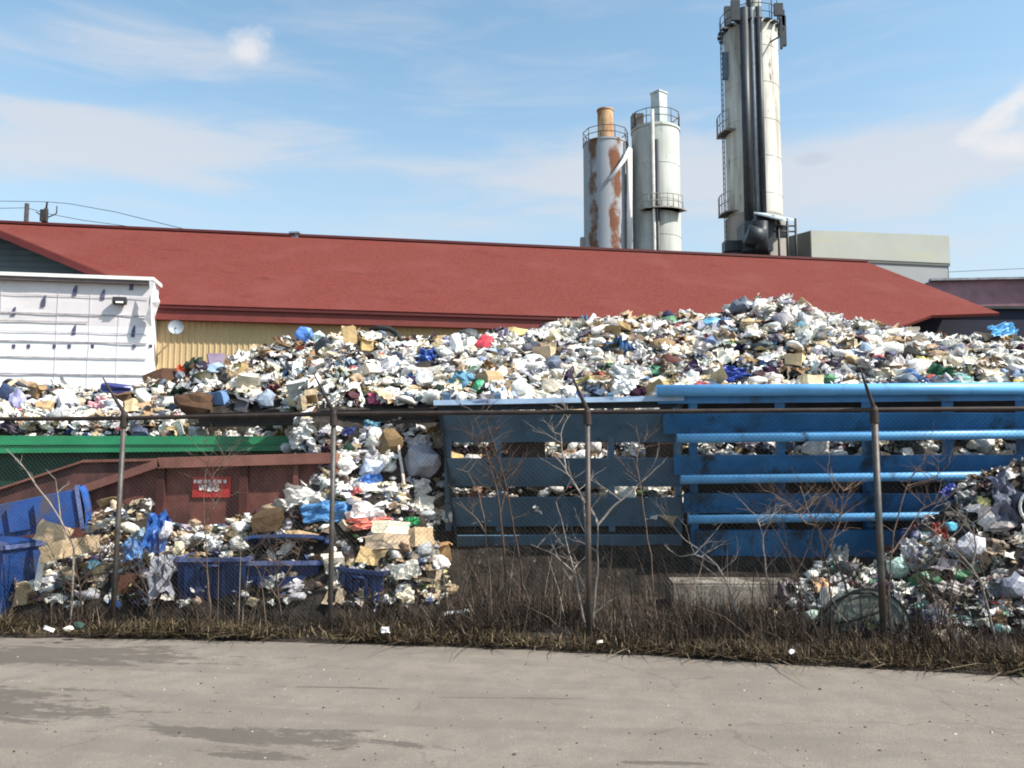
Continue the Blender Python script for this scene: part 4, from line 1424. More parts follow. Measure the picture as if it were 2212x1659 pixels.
TAN, BRN, CRM, WHT = (.47, .34, .19), (.13, .075, .04), (.70, .60, .42), (.78, .77, .76)
GB, GC, GF = 'bags lying in the trash', 'cardboard lying in the trash', 'loose sheets lying in the trash'
ITEMS = [
    # name, label, category, kind, u, v, w, h, colour, film?, group
    ('cardboard_box', 'tall upright tan cardboard box on the crest against the yellow wall', 'box', 'carton', 755, 733, 36, 70, (.58, .42, .22), 0, GC),
    ('cardboard_box', 'low crumpled tan carton right of the tall upright box', 'box', 'open', 793, 745, 48, 40, (.56, .38, .17), 0, GC),
    ('plastic_bag', 'blue plastic bag on the left crest in front of the yellow wall', 'bag', 'bag', 655, 724, 44, 36, (.10, .24, .62), 1, GB),
    ('plastic_bag', 'pale aqua bag beside the blue bag on the left crest', 'bag', 'bag', 688, 730, 32, 34, (.55, .70, .72), 1, GB),
    ('red_bag', 'red plastic bag just below the crest in the middle of the big heap', 'bag', 'bag', 1046, 745, 40, 50, (.62, .07, .09), 1, GB),
    ('blue_cloth', 'blue rag near the crest, left of the red bag', 'cloth', 'film', 925, 772, 48, 42, (.06, .13, .42), 1, GF),
    ('cardboard_sheet', 'flat yellow cardboard sheet on the crest right of the red bag', 'cardboard', 'card', 1114, 718, 60, 22, (.68, .52, .24), 0, GC),
    ('cream_board', 'slanted cream panel in the middle of the big heap below the blue rag', 'panel', 'card', 922, 800, 66, 24, (.72, .66, .55), 0, GF),
    ('refuse_sack', 'round slate grey refuse sack right of the middle of the heap', 'sack', 'bag', 1197, 790, 50, 46, (.15, .18, .24), 1, GB),
    ('refuse_sack', 'dark grey sack above the round slate one', 'sack', 'bag', 1150, 756, 50, 40, (.09, .09, .12), 1, GB),
    ('plastic_bag', 'tall white bag standing left of the red bag', 'bag', 'bag', 988, 750, 34, 66, (.80, .77, .74), 1, GB),
    ('green_bag', 'small green bag low on the heap above the slate blue hopper', 'bag', 'bag', 1036, 838, 34, 36, (.05, .34, .17), 1, GB),
    ('green_bag', 'light green bag above the left end of the bright blue hopper', 'bag', 'bag', 1409, 800, 40, 26, (.20, .55, .32), 1, GB),
    ('pink_wrapper', 'magenta wrapper at the foot of the heap by the second post', 'wrapper', 'sheet', 812, 862, 36, 26, (.52, .12, .22), 1, GF),
    ('striped_bag', 'white ridged bag above the join of the two blue hoppers', 'bag', 'film', 1346, 838, 70, 46, (.80, .80, .80), 1, GB),
    ('refuse_sack', 'dark glossy sack on the very peak of the heap', 'sack', 'bag', 1603, 662, 60, 44, (.12, .14, .18), 1, GB),
    ('plastic_bag', 'sky blue bag left of the peak of the heap', 'bag', 'bag', 1535, 698, 52, 28, (.16, .42, .62), 1, GB),
    ('black_bag', 'black bag on the white part of the heap right of the fourth post', 'bag', 'bag', 1957, 766, 54, 46, (.012, .011, .012), 0, GB),
    ('black_bag', 'small black bag at the right edge below the bright blue tarp', 'bag', 'bag', 2177, 764, 36, 22, (.02, .02, .03), 0, GB),
    ('green_tarp', 'dark green tarp above the bright blue top tube at right', 'tarp', 'film', 2034, 806, 84, 44, (.012, .085, .045), 0, GF),
    ('plastic_sheet', 'pale mint plastic sheet right of the dark green tarp', 'plastic sheet', 'film', 2086, 820, 56, 28, (.40, .66, .60), 1, GF),
    ('yellow_paper', 'yellow paper left of the dark green tarp', 'paper', 'sheet', 1990, 778, 36, 22, (.74, .66, .26), 0, GF),
    ('umbrella', 'navy blue folded umbrella cloth above the bright blue top tube', 'umbrella', 'film', 1592, 810, 80, 36, (.03, .06, .28), 1, GF),
    ('blue_tarp', 'bright blue tarp bundle on the crest at the right picture edge', 'tarp', 'film', 2170, 712, 82, 28, (.16, .46, .78), 1, GF),
    ('dark_panel', 'dark board under the bright blue tarp at right', 'board', 'card', 2140, 728, 70, 24, (.07, .06, .05), 0, GF),
    ('plastic_sheet', 'large creamy white sheet below the peak of the heap', 'plastic sheet', 'sheet', 1574, 768, 60, 46, (.80, .77, .68), 0, GF),
    ('cardboard_sheet', 'cream cardboard folded on the right slope below the peak', 'cardboard', 'card', 1752, 826, 56, 36, (.66, .54, .34), 0, GC),
    ('orange_carton', 'orange cream carton on the slope right of the peak', 'carton', 'carton', 1716, 779, 48, 34, (.70, .50, .28), 0, GC),
    ('blue_bag', 'dark blue bag just under the sky blue one left of the peak', 'bag', 'bag', 1532, 742, 34, 40, (.14, .20, .36), 1, GB),
    ('red_wrapper', 'small red wrapper at the foot of the green tarp', 'wrapper', 'small', 2012, 818, 24, 22, (.55, .12, .09), 1, GF),
    # left part
    ('purple_box', 'purple grey carton on the left shoulder of the heap', 'carton', 'carton', 467, 780, 42, 40, (.26, .20, .29), 0, GC),
    ('wood_board', 'long dark brown board at the left foot of the yellow wall', 'board', 'card', 362, 812, 100, 34, (.075, .035, .02), 0, GF),
    ('red_scrap', 'red orange scrap lying on the dark brown board', 'scrap', 'sheet', 399, 799, 34, 22, (.66, .14, .07), 1, GF),
    ('grey_ball', 'round grey ball below the red orange scrap', 'ball', 'bag', 388, 813, 22, 22, (.20, .22, .26), 0, GB),
    ('navy_case', 'navy crate with a white stripe in front of the white building', 'crate', 'carton', 252, 842, 70, 26, (.03, .04, .16), 0, GC),
    ('white_stripe_board', 'white plastic strip lying on the navy crate', 'strip', 'card', 272, 840, 60, 9, (.82, .82, .86), 0, GF),
    ('brown_box', 'open dark brown box left of the first post top', 'box', 'open', 272, 862, 50, 40, (.14, .08, .05), 0, GC),
    ('cardboard_sheet', 'tan cardboard flap by the top of the first post', 'cardboard', 'card', 292, 878, 44, 34, (.60, .46, .26), 0, GC),
    ('brown_box', 'stack of brown cartons in front of the white building', 'box', 'open', 78, 850, 44, 56, (.30, .19, .10), 0, GC),
    ('brown_bag', 'tan paper bag under the stack of brown cartons', 'paper bag', 'bag', 96, 884, 42, 42, (.42, .28, .15), 0, GB),
    ('lavender_bag', 'lavender bag at the far left above the rail', 'bag', 'bag', 36, 868, 40, 62, (.33, .33, .56), 1, GB),
    ('navy_bag', 'dark navy bag at the left picture edge', 'bag', 'bag', 8, 852, 34, 50, (.03, .045, .10), 1, GB),
    ('pink_plastic', 'pink crumpled plastic left of the first post', 'plastic sheet', 'film', 208, 876, 58, 34, (.66, .36, .40), 1, GF),
    ('pale_bag', 'pale blue white bag left of the pink plastic', 'bag', 'bag', 145, 872, 50, 54, (.64, .68, .80), 1, GB),
    ('brown_mattress', 'dark brown humped cushion behind the rail right of the first post', 'cushion', 'bag', 420, 872, 92, 58, (.095, .05, .028), 0, GB),
    ('blue_carton', 'blue and pale carton right of the brown humped cushion', 'carton', 'carton', 474, 860, 38, 36, (.13, .23, .42), 0, GC),
    ('grey_tub', 'dark grey tub lying above the rusty beam', 'tub', 'open', 525, 874, 46, 38, (.10, .10, .115), 0, GC),
    ('bluish_bag', 'blue grey bag above the rusty beam left of the second post', 'bag', 'bag', 574, 862, 38, 46, (.30, .36, .46), 1, GB),
    ('black_bag', 'black bag in the left hollow of the heap', 'bag', 'bag', 486, 822, 36, 34, (.016, .015, .016), 0, GB),
    ('black_bag', 'dark sack right of the tall upright box', 'bag', 'bag', 700, 752, 44, 52, (.04, .045, .055), 1, GB),
    # chute between the bins
    ('wrapped_bale', 'big grey film-wrapped bale at the left end of the slate blue hopper', 'bale', 'bag', 908, 1000, 92, 74, (.40, .39, .43), 1, GB),
    ('plastic_bag', 'white and blue bag on the chute left of the wrapped bale', 'bag', 'bag', 803, 1012, 56, 42, (.60, .66, .82), 1, GB),
    ('blue_bag', 'bright blue bag tail under the white and blue bag', 'bag', 'film', 800, 1034, 52, 20, (.08, .22, .60), 1, GB),
    ('white_bottle_bag', 'crumpled silver wrapper above the wrapped bale', 'wrapper', 'film', 905, 958, 60, 34, (.62, .60, .62), 1, GF),
    ('brown_rag', 'brown rag in the upper chute behind the second post', 'rag', 'bag', 842, 958, 60, 62, (.19, .125, .06), 0, GB),
    ('teal_scrap', 'teal scrap just under the rusty beam', 'scrap', 'sheet', 803, 918, 44, 22, (.10, .26, .36), 1, GF),
    ('navy_scrap', 'navy scrap right behind the top of the second post', 'scrap', 'sheet', 752, 930, 36, 26, (.02, .035, .14), 1, GF),
    ('cardboard_sheet', 'tan cardboard poking out between the slate blue slats', 'cardboard', 'card', 981, 985, 44, 16, (.60, .40, .18), 0, GC),
    ('bubble_wrap', 'grey bubble wrap bundle in front of the red bin, left of the second post', 'bubble wrap', 'film', 648, 1078, 120, 62, (.55, .53, .50), 1, GF),
    ('blue_film', 'long blue plastic film below the bubble wrap, behind the second post', 'plastic film', 'film', 716, 1104, 130, 44, (.09, .25, .50), 1, GF),
    ('white_film', 'white plastic film with pink folds right of the second post', 'plastic film', 'film', 790, 1106, 90, 50, (.80, .74, .74), 1, GF),
    ('red_film', 'salmon red film strips under the white film', 'plastic film', 'film', 800, 1128, 100, 26, (.66, .22, .17), 1, GF),
    ('cream_sheet', 'cream foam sheet below the salmon red film', 'foam sheet', 'card', 846, 1140, 88, 28, (.74, .68, .52), 0, GF),
    ('cardboard_sheet', 'large greyish tan folded cardboard under the cream foam sheet', 'cardboard', 'card', 838, 1172, 100, 40, (.42, .32, .22), 0, GC),
    ('cardboard_sheet', 'flattened brown carton right of the greyish tan cardboard', 'cardboard', 'card', 905, 1162, 66, 44, (.46, .33, .20), 0, GC),
    ('cardboard_sheet', 'pointed tan cardboard corner right of the second post, low down', 'cardboard', 'card', 804, 1202, 62, 36, (.56, .40, .20), 0, GC),
    ('brown_box', 'dark brown box in front of the red bin, right of the sign', 'box', 'carton', 580, 1126, 82, 52, (.085, .05, .022), 0, GC),
    ('cardboard_sheet', 'thin tan board below the dark brown box', 'cardboard', 'card', 650, 1158, 74, 22, (.52, .36, .20), 0, GC),
    ('speckled_sheet', 'speckled white sheet low on the chute at the hopper end', 'sheet', 'sheet', 872, 1230, 70, 44, (.70, .66, .58), 0, GF),
    ('grey_sheet', 'pale grey sheet on the chute above the salmon film', 'sheet', 'sheet', 906, 1085, 70, 56, (.66, .64, .58), 0, GF),
    ('green_scrap', 'green scrap on the chute beside the slate blue slats', 'scrap', 'film', 890, 1126, 36, 22, (.05, .32, .13), 1, GF),
    ('brown_scrap', 'rust brown carton at the lower end of the chute', 'carton', 'open', 960, 1190, 44, 54, (.42, .25, .12), 0, GC),
    # lower left
    ('cardboard_sheet', 'big tan folded cardboard under the lying blue cart', 'cardboard', 'card', 112, 1152, 96, 44, (.58, .42, .26), 0, GC),
    ('cardboard_sheet', 'long tan cardboard sheet below the big folded one', 'cardboard', 'card', 150, 1186, 130, 40, (.56, .41, .25), 0, GC),
    ('white_plank', 'short white plank standing beside the upright blue cart', 'plank', 'card', 85, 1238, 15, 72, (.78, .74, .66), 0, GF),
    ('yellow_bag', 'yellow and grey snack bag right of the first post', 'bag', 'film', 303, 1068, 52, 46, (.66, .58, .08), 1, GB),
    ('blue_rag', 'light blue plastic at the foot of the first post', 'plastic sheet', 'film', 282, 1186, 44, 50, (.14, .30, .60), 1, GF),
    ('blue_jacket', 'blue garment hanging beside the red bin, right of the first post', 'garment', 'film', 337, 1148, 52, 96, (.03, .11, .36), 1, GF),
    ('white_bag', 'white bag beside the blue garment', 'bag', 'bag', 359, 1146, 28, 40, (.80, .76, .80), 1, GB),
    ('clear_film', 'grey translucent film hanging below the blue garment', 'plastic film', 'film', 345, 1246, 62, 110, (.34, .34, .38), 1, GF),
    ('cream_bag', 'cream yellow bag at the left end of the navy tub', 'bag', 'bag', 384, 1190, 26, 40, (.76, .68, .46), 1, GB),
    ('black_rag', 'black cloth behind the dark brown box', 'cloth', 'film', 520, 1112, 60, 50, (.035, .03, .028), 0, GF),
    # right heap
    ('plastic_film', 'long dark slate film strips hanging down the right heap', 'plastic film', 'film', 2172, 1080, 66, 120, (.12, .13, .18), 1, GF),
    ('white_bag', 'white plastic bag twisted on the right heap below the slate film', 'bag', 'film', 2134, 1110, 58, 66, (.62, .60, .60), 1, GB),
    ('green_bag', 'dark green bag low on the right heap', 'bag', 'bag', 2004, 1256, 78, 48, (.02, .13, .055), 1, GB),
    ('mint_bag', 'pale mint bag beside the fourth post', 'bag', 'bag', 1938, 1226, 46, 44, (.42, .58, .52), 1, GB),
    ('plastic_bag', 'light grey plastic bag above the pale mint bag', 'bag', 'film', 1968, 1184, 48, 42, (.50, .49, .51), 1, GB),
    ('white_hose', 'white grey twisted bag rising left of the fourth post', 'bag', 'film', 1812, 1190, 44, 62, (.60, .58, .55), 1, GB),
    ('white_board', 'small white square panel above the half-sunk drum', 'panel', 'card', 1792, 1290, 38, 42, (.80, .74, .66), 0, GF),
    ('orange_paper', 'peach coloured paper left of the small white panel', 'paper', 'sheet', 1772, 1262, 36, 34, (.64, .42, .26), 0, GF),
    ('mint_scrap', 'mint scrap low down left of the half-sunk drum', 'scrap', 'small', 1756, 1330, 30, 26, (.50, .64, .56), 1, GF),
    ('cyan_scrap', 'cyan scrap on the right heap', 'scrap', 'small', 2057, 1138, 26, 22, (.12, .48, .66), 1, GF),
    ('red_scrap', 'dark red scrap left of the cyan one', 'scrap', 'film', 2030, 1146, 32, 42, (.30, .07, .05), 1, GF),
    ('plastic_bag', 'grey white bag cluster in the middle of the right heap', 'bag', 'bag', 2092, 1180, 60, 60, (.50, .50, .55), 1, GB),
    ('yellow_scrap', 'pale yellow wrapper near the top of the right heap', 'wrapper', 'sheet', 2126, 1082, 30, 22, (.70, .62, .25), 1, GF),
    ('blue_white_bag', 'blue and white bag at the right picture edge', 'bag', 'bag', 2190, 1264, 50, 60, (.30, .31, .38), 1, GB),
    ('white_card', 'white card lying above the right concrete block', 'card', 'card', 2142, 1322, 46, 14, (.72, .68, .68), 0, GF),
    ('navy_film', 'dark navy film below the drum side of the right heap', 'plastic film', 'film', 1970, 1340, 60, 46, (.02, .02, .05), 1, GF),
    ('cream_scrap', 'cream crumpled paper at the foot of the right heap', 'paper', 'bag', 2030, 1380, 46, 44, (.66, .60, .46), 0, GF),
    ('white_scrap', 'white crumpled paper by the road side right of the fourth post', 'paper', 'film', 1968, 1390, 60, 50, (.62, .55, .46), 0, GF),
]


def px_of(p):                   # where a world point falls in the picture
    x_, y_, z_ = p[0], p[1], p[2] - CZ
    dp = y_ * math.cos(PITCH) + z_ * math.sin(PITCH)
    up = -y_ * math.sin(PITCH) + z_ * math.cos(PITCH)
    return 1106 + F * x_ / dp, 829.5 - F * up / dp


# room kept free of loose refuse round every single piece, so that it lies on top of the heap
ROOM = [(hit(t_[4], t_[5]), .5 * t_[6], .5 * t_[7]) for t_ in ITEMS]
ROOM += [(hit(u_, v_), 55, 26) for u_, v_ in ((640, 895), (560, 902), (720, 893), (800, 890), (870, 889), (930, 888), (480, 905))]
ROOM_A = np.array([(t_[0].x, t_[0].y, t_[0].z, max(t_[1], t_[2]) / F * t_[0].y) for t_ in ROOM])


def roomy(x_, y_, z_, s_):
    d = np.sqrt((ROOM_A[:, 0] - x_) ** 2 + (ROOM_A[:, 2] - z_) ** 2 + (.6 * (ROOM_A[:, 1] - y_)) ** 2)
    k = np.nonzero(d < ROOM_A[:, 3] * 1.6 + s_)[0]
    if not len(k):
        return True
    u_, v_ = px_of((x_, y_, z_ + .1 * s_))
    r_ = .30 * s_ / y_ * F
    for i in k:
        q_, w_, h_ = ROOM[i]
        ui, vi = px_of(q_)
        if ((u_ - ui) / (w_ * .85 + r_)) ** 2 + ((v_ - vi) / (h_ * .85 + r_)) ** 2 < 1 and y_ < q_.y + .25:
            return False
    return True


def scatter(name, label, Hf, xr, yr, n, size, pal, zmin, keep, kinds, bump_amp=.12):
    """one heap: a lumpy core surface and, lying all over it, the loose refuse nobody could count"""
    V, FI, FL, MI, CO, SM = [], [], [], [], [], []
    base = 0
    # core
    nx_, ny_ = 150, 60
    xs, ys = np.linspace(xr[0], xr[1], nx_), np.linspace(yr[0], yr[1], ny_)
    X, Y = np.meshgrid(xs, ys)
    Z = Hf(X, Y)
    for j in range(ny_):
        for i in range(nx_):
            Z[j, i] += bump_amp * noise.noise(Vector((X[j, i] * 2.2, Y[j, i] * 2.2, 0))) - .04
    ok = (Z > -.3)
    vv = np.stack([X, Y, Z], -1).reshape(-1, 3)
    V.append(vv)
    CO.append(np.tile(np.array([.1, .09, .08, 1]), (len(vv), 1)))
    for j in range(ny_ - 1):
        for i in range(nx_ - 1):
            if ok[j, i] or ok[j, i + 1] or ok[j + 1, i] or ok[j + 1, i + 1]:
                a = j * nx_ + i
                FL.append((a, a + 1, a + nx_ + 1, a + nx_))
                MI.append(2)
                SM.append(False)
    base = len(vv)
    cols = np.array([c for c, w in pal])
    wts = np.array([w for c, w in pal], float)
    wts /= wts.sum()
    kn = [k for k, w in kinds]
    kw = np.array([w for k, w in kinds], float)
    kw /= kw.sum()
    made = 0
    tries = 0
    while made < n and tries < n * 30:
        tries += 1
        x_, y_ = rng.uniform(*xr), rng.uniform(*yr)
        z_ = float(Hf(x_, y_))
        e = .08
        gx_ = float(Hf(x_ + e, y_) - Hf(x_ - e, y_)) / (2 * e)
        gy_ = float(Hf(x_, y_ + e) - Hf(x_, y_ - e)) / (2 * e)
        if z_ < zmin or not keep(x_, y_, z_):
            continue
        area = math.sqrt(1 + gx_ * gx_ + gy_ * gy_)
        if not roomy(x_, y_, z_, size):
            continue
        if rng.uniform(0, 2.2) > area:
            continue
        nrm = Vector((-gx_, -gy_, 1)).normalized()
        kind = kn[rng.choice(len(kn), p=kw)]
        s_ = size * math.exp(float(np.clip(rng.normal(0, .42), -.9, .8)))
        if kind == 'small':
            s_ *= .6
        if kind == 'bottle':
            s_ *= .7
        pv, pfc = PROTO[kind][rng.integers(len(PROTO[kind]))]
        M = nrm.to_track_quat('Z', 'Y').to_matrix() @ Euler((rng.normal(0, .55), rng.normal(0, .55), rng.uniform(0, 6.28))).to_matrix()
        if kind in ('carton', 'open', 'bottle', 'strip'):
            M = Euler(tuple(rng.uniform(0, 6.28, 3))).to_matrix()
        sv = np.array([1, rng.uniform(.65, 1.1), rng.uniform(.7, 1.25)]) * s_
        vv = ((pv * sv) @ np.array(M).T) * np.array([1.08, 1.0, .80]) + np.array([x_, y_, z_]) + np.array(nrm) * (s_ * rng.uniform(-.02, .28))
        c = cols[rng.choice(len(cols), p=wts)]
        if kind in ('carton', 'card', 'open') and rng.random() < .75:
            c = np.array([(.48, .36, .23), (.56, .44, .30), (.40, .28, .16), (.66, .60, .50)][rng.integers(4)])
        c = np.clip(c * rng.uniform(.8, 1.12) + rng.normal(0, .012, 3), .01, .84)
        V.append(vv)
        CO.append(np.tile(np.array([*c, 1]), (len(vv), 1)))
        FL += [tuple(i + base for i in f_) for f_ in pfc]
        mi = 0 if kind in ('carton', 'card', 'open', 'sheet') else (1 if rng.random() < .6 else 0)
        MI += [mi] * len(pfc)
        SM += [kind in ('bag', 'film') and rng.random() < .7] * len(pfc)
        base += len(vv)
        made += 1
    allv = np.concatenate(V)
    allc = np.concatenate(CO)
    me = bpy.data.meshes.new(name)
    o0 = Vector(((xr[0] + xr[1]) / 2, (yr[0] + yr[1]) / 2, 0))
    me.from_pydata((allv - np.array(o0)).tolist(), [], FL)
    for m_ in (M_paper, M_film, M_core):
        me.materials.append(m_)
    me.polygons.foreach_set('material_index', MI)
    me.polygons.foreach_set('use_smooth', SM)
    at = me.attributes.new('item_colour', 'FLOAT_COLOR', 'POINT')
    at.data.foreach_set('color', allc.ravel().astype(np.float32))
    me.update()
    o = bpy.data.objects.new(name, me)
    o.location = o0
    COL.objects.link(o)
    print(name, made, len(FL))
    return tag(o, label, 'trash heap', None, 'stuff')


KIND = [('bag', 22), ('small', 20), ('sheet', 30), ('film', 22), ('carton', 1.6), ('open', .7), ('card', 6), ('bottle', 2), ('strip', 8)]


def keep_main(x_, y_, z_):
    if abs(x_) > .66 * y_ + .6 or y_ > YM + 1.3:
        return False
    left = x_ < -3.0
    if left:
        return y_ > 14.85 or (x_ > -3.72 and y_ > 12.5 and z_ > 1.3)
    if x_ < -1.12:
        return True
    return y_ > 12.3


def keep_front(x_, y_, z_):
    if -4.3 < x_ < -1.7 and y_ < 10.86 and rng.random() < .72:
        return False            # the row of tubs stands here
    return z_ > float(H_main(x_, y_)) - .25 and (x_ > -2.6 or y_ < 11.75)


scatter('trash_heap', 'huge heap of mixed loose household trash in front of the red-roofed warehouse', H_main, (-12.5, 12.5), (9.9, 19.0), 16000, .200, PALETTE, .15, keep_main, KIND)
scatter('trash_heap', 'low spill of loose trash behind the fence in front of the red bin', H_front, (-8.0, -.4), (9.7, 12.1), 2200, .135, PALF, .24, keep_front, KIND)
scatter('trash_heap', 'dark heap of shredded plastic and bags behind the fence at the right edge', H_right, (3.0, 8.3), (9.2, 11.4), 3000, .15, PALD, .08, lambda x_, y_, z_: True, [('bag', 8), ('small', 18), ('sheet', 22), ('film', 26), ('strip', 46), ('card', 4)])

# ------------------------------------------------------------------ carts, tubs and drum behind the fence
def cart(label, c, size, rot, body_m, lid_m, lid_open=0.0):
    """wheeled refuse cart: tapered body, rim, lid with handle bar, two wheels; size = (w, d, h)"""
    w, d, h = size
    t = thing('refuse_cart', label, 'refuse cart', c, 'blue carts and tubs behind the fence')
    M = rot.to_matrix()
    c = Vector(c)

    def T(p):
        return c + M @ Vector(p)
    x = MB()
    k = .80
    b4 = [(-w / 2 * k, -d / 2 * k, .04), (w / 2 * k, -d / 2 * k, .04), (w / 2 * k, d / 2 * .95, .04), (-w / 2 * k, d / 2 * .95, .04)]
    t4 = [(-w / 2, -d / 2, h), (w / 2, -d / 2, h), (w / 2, d / 2, h), (-w / 2, d / 2, h)]
    x.hexa([T(p) for p in b4 + t4])
    for i in range(3):       # moulded front panel ribs
        y_ = -d / 2 * (k + (1 - k) * .45) - .012
        x.hexa([T((xx, yy + y_, zz)) for zz in (.12 * h + i * .24 * h, .30 * h + i * .24 * h) for xx, yy in ((-w * .3, -.012 - .03 * i), (w * .3, -.012 - .03 * i), (w * .3, .03), (-w * .3, .03))])
    bd = x.build('body', body_m, t)
    x = MB()
    rim = [T((sx * (w / 2 + .02), sy * (d / 2 + .02), h)) for sx, sy in ((-1, -1), (1, -1), (1, 1), (-1, 1), (-1, -1))]
    for a, b in zip(rim[:-1], rim[1:]):
        x.bar(a, b, .05, .05, up=M @ Vector((0, 0, 1)))
    x.build('rim', M_bluerim, t)
    x = MB()
    L = Matrix.Rotation(-lid_open, 3, 'X')
    hinge = Vector((0, d / 2, h + .03))
    pr_ = [(0, .0), (-.25 * d, .05), (-.6 * d, .065), (-.95 * d, .04), (-1.06 * d, -.01)]
    vs_ = []
    for (yy, zz) in pr_:
        for xx, dz in ((-w / 2 - .03, -.03), (-w / 2 * .8, .0), (0, .012), (w / 2 * .8, 0), (w / 2 + .03, -.03)):
            vs_.append(T(hinge + L @ Vector((xx, yy, zz + dz))))
    n5 = 5
    fs_ = [(j * n5 + i, j * n5 + i + 1, (j + 1) * n5 + i + 1, (j + 1) * n5 + i) for j in range(4) for i in range(4)]
    m5 = len(vs_)
    off = M @ (L @ Vector((0, 0, -.025)))
    vs_ = vs_ + [p + off for p in vs_]
    fs_ += [tuple(i + m5 for i in reversed(f_)) for f_ in fs_]
    ring = [0, 1, 2, 3, 4, 9, 14, 19, 24, 23, 22, 21, 20, 15, 10, 5]
    fs_ += [(ring[i], ring[i - 1], ring[i - 1] + m5, ring[i] + m5) for i in range(16)]
    x.add(vs_, fs_)
    x.build('lid', lid_m, t)
    x = MB()
    x.tube([T((-w / 2 * .85, d / 2, h - .05)), T((-w / 2 * .85, d / 2 + .10, h - .01)), T((w / 2 * .85, d / 2 + .10, h - .01)), T((w / 2 * .85, d / 2, h - .05))], .018, 8)
    x.build('handle', body_m, t)
    ax_ = M @ Matrix.Rotation(math.pi / 2, 3, 'Y')
    for sx in (-1, 1):
        x = MB()
        x.lathe([(.03, -.03), (.11, -.03), (.125, -.015), (.125, .015), (.11, .03), (.03, .03), (0, .03)], T((sx * w * .46, d / 2 * 1.0, .12)), 18, 0, ax_)
        x.build('wheel', M_black, t)
    return t


a = P(5, 1180, 10.35)
cart('upright blue refuse cart at the left picture edge with a pale scuffed corner', (P(2, 1180, 10.55).x, 10.55, .02), (.66, .6, a.z - .02), Euler((0, 0, R(-14))), M_bluebin, M_bluebin)
a = P(-70, 1150, 10.75)
cart('big bright blue refuse cart lying on its side on top of the upright one', (a.x - .05, 10.85, a.z + .06), (.50, .46, 1.28), Euler((R(2), R(80), R(27))), M_bluebin, M_lidblue, R(6))
a = P(446, 1212, 10.3)
cart('navy cart with open lid, dark and half hidden in weeds left of the second post', (P(620, 1212, 10.75).x, 10.75, .0), (.92, .6, P(620, 1216, 10.45).z), Euler((0, 0, R(3))), M_navybin, M_navybin, R(28))


def tub(label, c, size, rot, m_, rim_m):
    w, d, h = size
    t = thing('plastic_tub', label, 'tub', c, 'blue carts and tubs behind the fence')
    M, c = rot.to_matrix(), Vector(c)

    def T(p):
        return c + M @ Vector(p)
    x = MB()
    k = .86

    def ringp(s_, z_):
        return [(-w / 2 * s_, -d / 2 * s_, z_), (w / 2 * s_, -d / 2 * s_, z_), (w / 2 * s_, d / 2 * s_, z_), (-w / 2 * s_, d / 2 * s_, z_)]
    lv = [ringp(k, 0), ringp(1, h), ringp(.95, h), ringp(k * .95, .04)]
    vs_ = [T(p) for l_ in lv for p in l_]
    fs_ = [(3, 2, 1, 0), (12, 13, 14, 15)]
    for a_, b_ in ((0, 4), (4, 8), (8, 12)):
        fs_ += [(a_ + i, a_ + (i + 1) % 4, b_ + (i + 1) % 4, b_ + i) for i in range(4)]
    x.add(vs_, fs_)
    for i in range(-2, 3):
        x.bar(T((i * w * .18, -d / 2 * .88 - .01, .06)), T((i * w * .18, -d / 2 * .99 - .01, h - .07)), .035, .03, up=M @ Vector((0, 1, 0)))
    x.build('body', m_, t)
    x = MB()
    rr_ = [T((sx * w / 2 * 1.03, sy * d / 2 * 1.03, h)) for sx, sy in ((-1, -1), (1, -1), (1, 1), (-1, 1), (-1, -1))]
    for p, q_ in zip(rr_[:-1], rr_[1:]):
        x.bar(p, q_, .05, .045, up=M @ Vector((0, 0, 1)))
    x.build('rim', rim_m, t)
    x = MB()
    x.tube([T((-w * .12, -d / 2 * 1.03, h - .10)), T((-w * .12, -d / 2 * 1.03 - .06, h - .07)), T((w * .12, -d / 2 * 1.03 - .06, h - .07)), T((w * .12, -d / 2 * 1.03, h - .10))], .02, 8)
    x.build('handle', m_, t)
    return t


a = P(455, 1212, 10.35)
tub('navy blue plastic tub with a pale scuffed rim, left of the open-lidded navy cart', (a.x, 10.6, .02), (.82, .55, a.z), Euler((0, 0, R(4))), M_navybin, M_bluerim)
a = P(775, 1236, 10.25)
tub('tilted dark blue tub just right of the second fence post', (a.x, 10.5, -.02), (.54, .55, a.z + .02), Euler((R(-3), R(5), R(-10))), M_navybin, M_navybin)

# half-sunk drum at the right
dc = Vector((P(1862, 1300, 9.6).x, 9.65, .10))
dr = thing('drum', 'grey green drum lying half sunk in the weeds behind the fourth fence post', 'drum', dc)
axd = Vector((-.10, -1, .16)).normalized().to_track_quat('Z', 'Y').to_matrix()
x = MB()
x.lathe([(0, .36), (.35, .36), (.36, .38), (.405, .38), (.415, .34), (.415, .12), (.43, .10), (.415, .08), (.415, -.2), (.43, -.22), (.415, -.24), (.415, -.5), (0, -.5)], dc, 36, 0, axd)
x.build('shell', M_drum, dr)
x = MB()
x.lathe([(0, .375), (.05, .375), (.05, .36)], dc + axd @ Vector((.18, .14, 0)), 12, 0, axd)
x.lathe([(.41, .385), (.43, .385), (.43, .345), (.41, .345), (.41, .385)], dc, 36, 0, axd)
x.build('bung_and_ring', M_blackmetal, dr)
hp = MB()
hp.tube([P(1772, 1330, 9.3), P(1800, 1302, 9.25), P(1835, 1282, 9.2), P(1880, 1280, 9.2), P(1915, 1296, 9.2), P(1900, 1322, 9.2), P(1855, 1338, 9.2), P(1790, 1350, 9.25)], .014, 7)
tag(hp.build('black_cable', M_black, loc=P(1850, 1300, 9.2)), 'black cable looped over the face of the half-sunk drum', 'cable')

# ------------------------------------------------------------------ single pieces of refuse one can point to
IM = {}


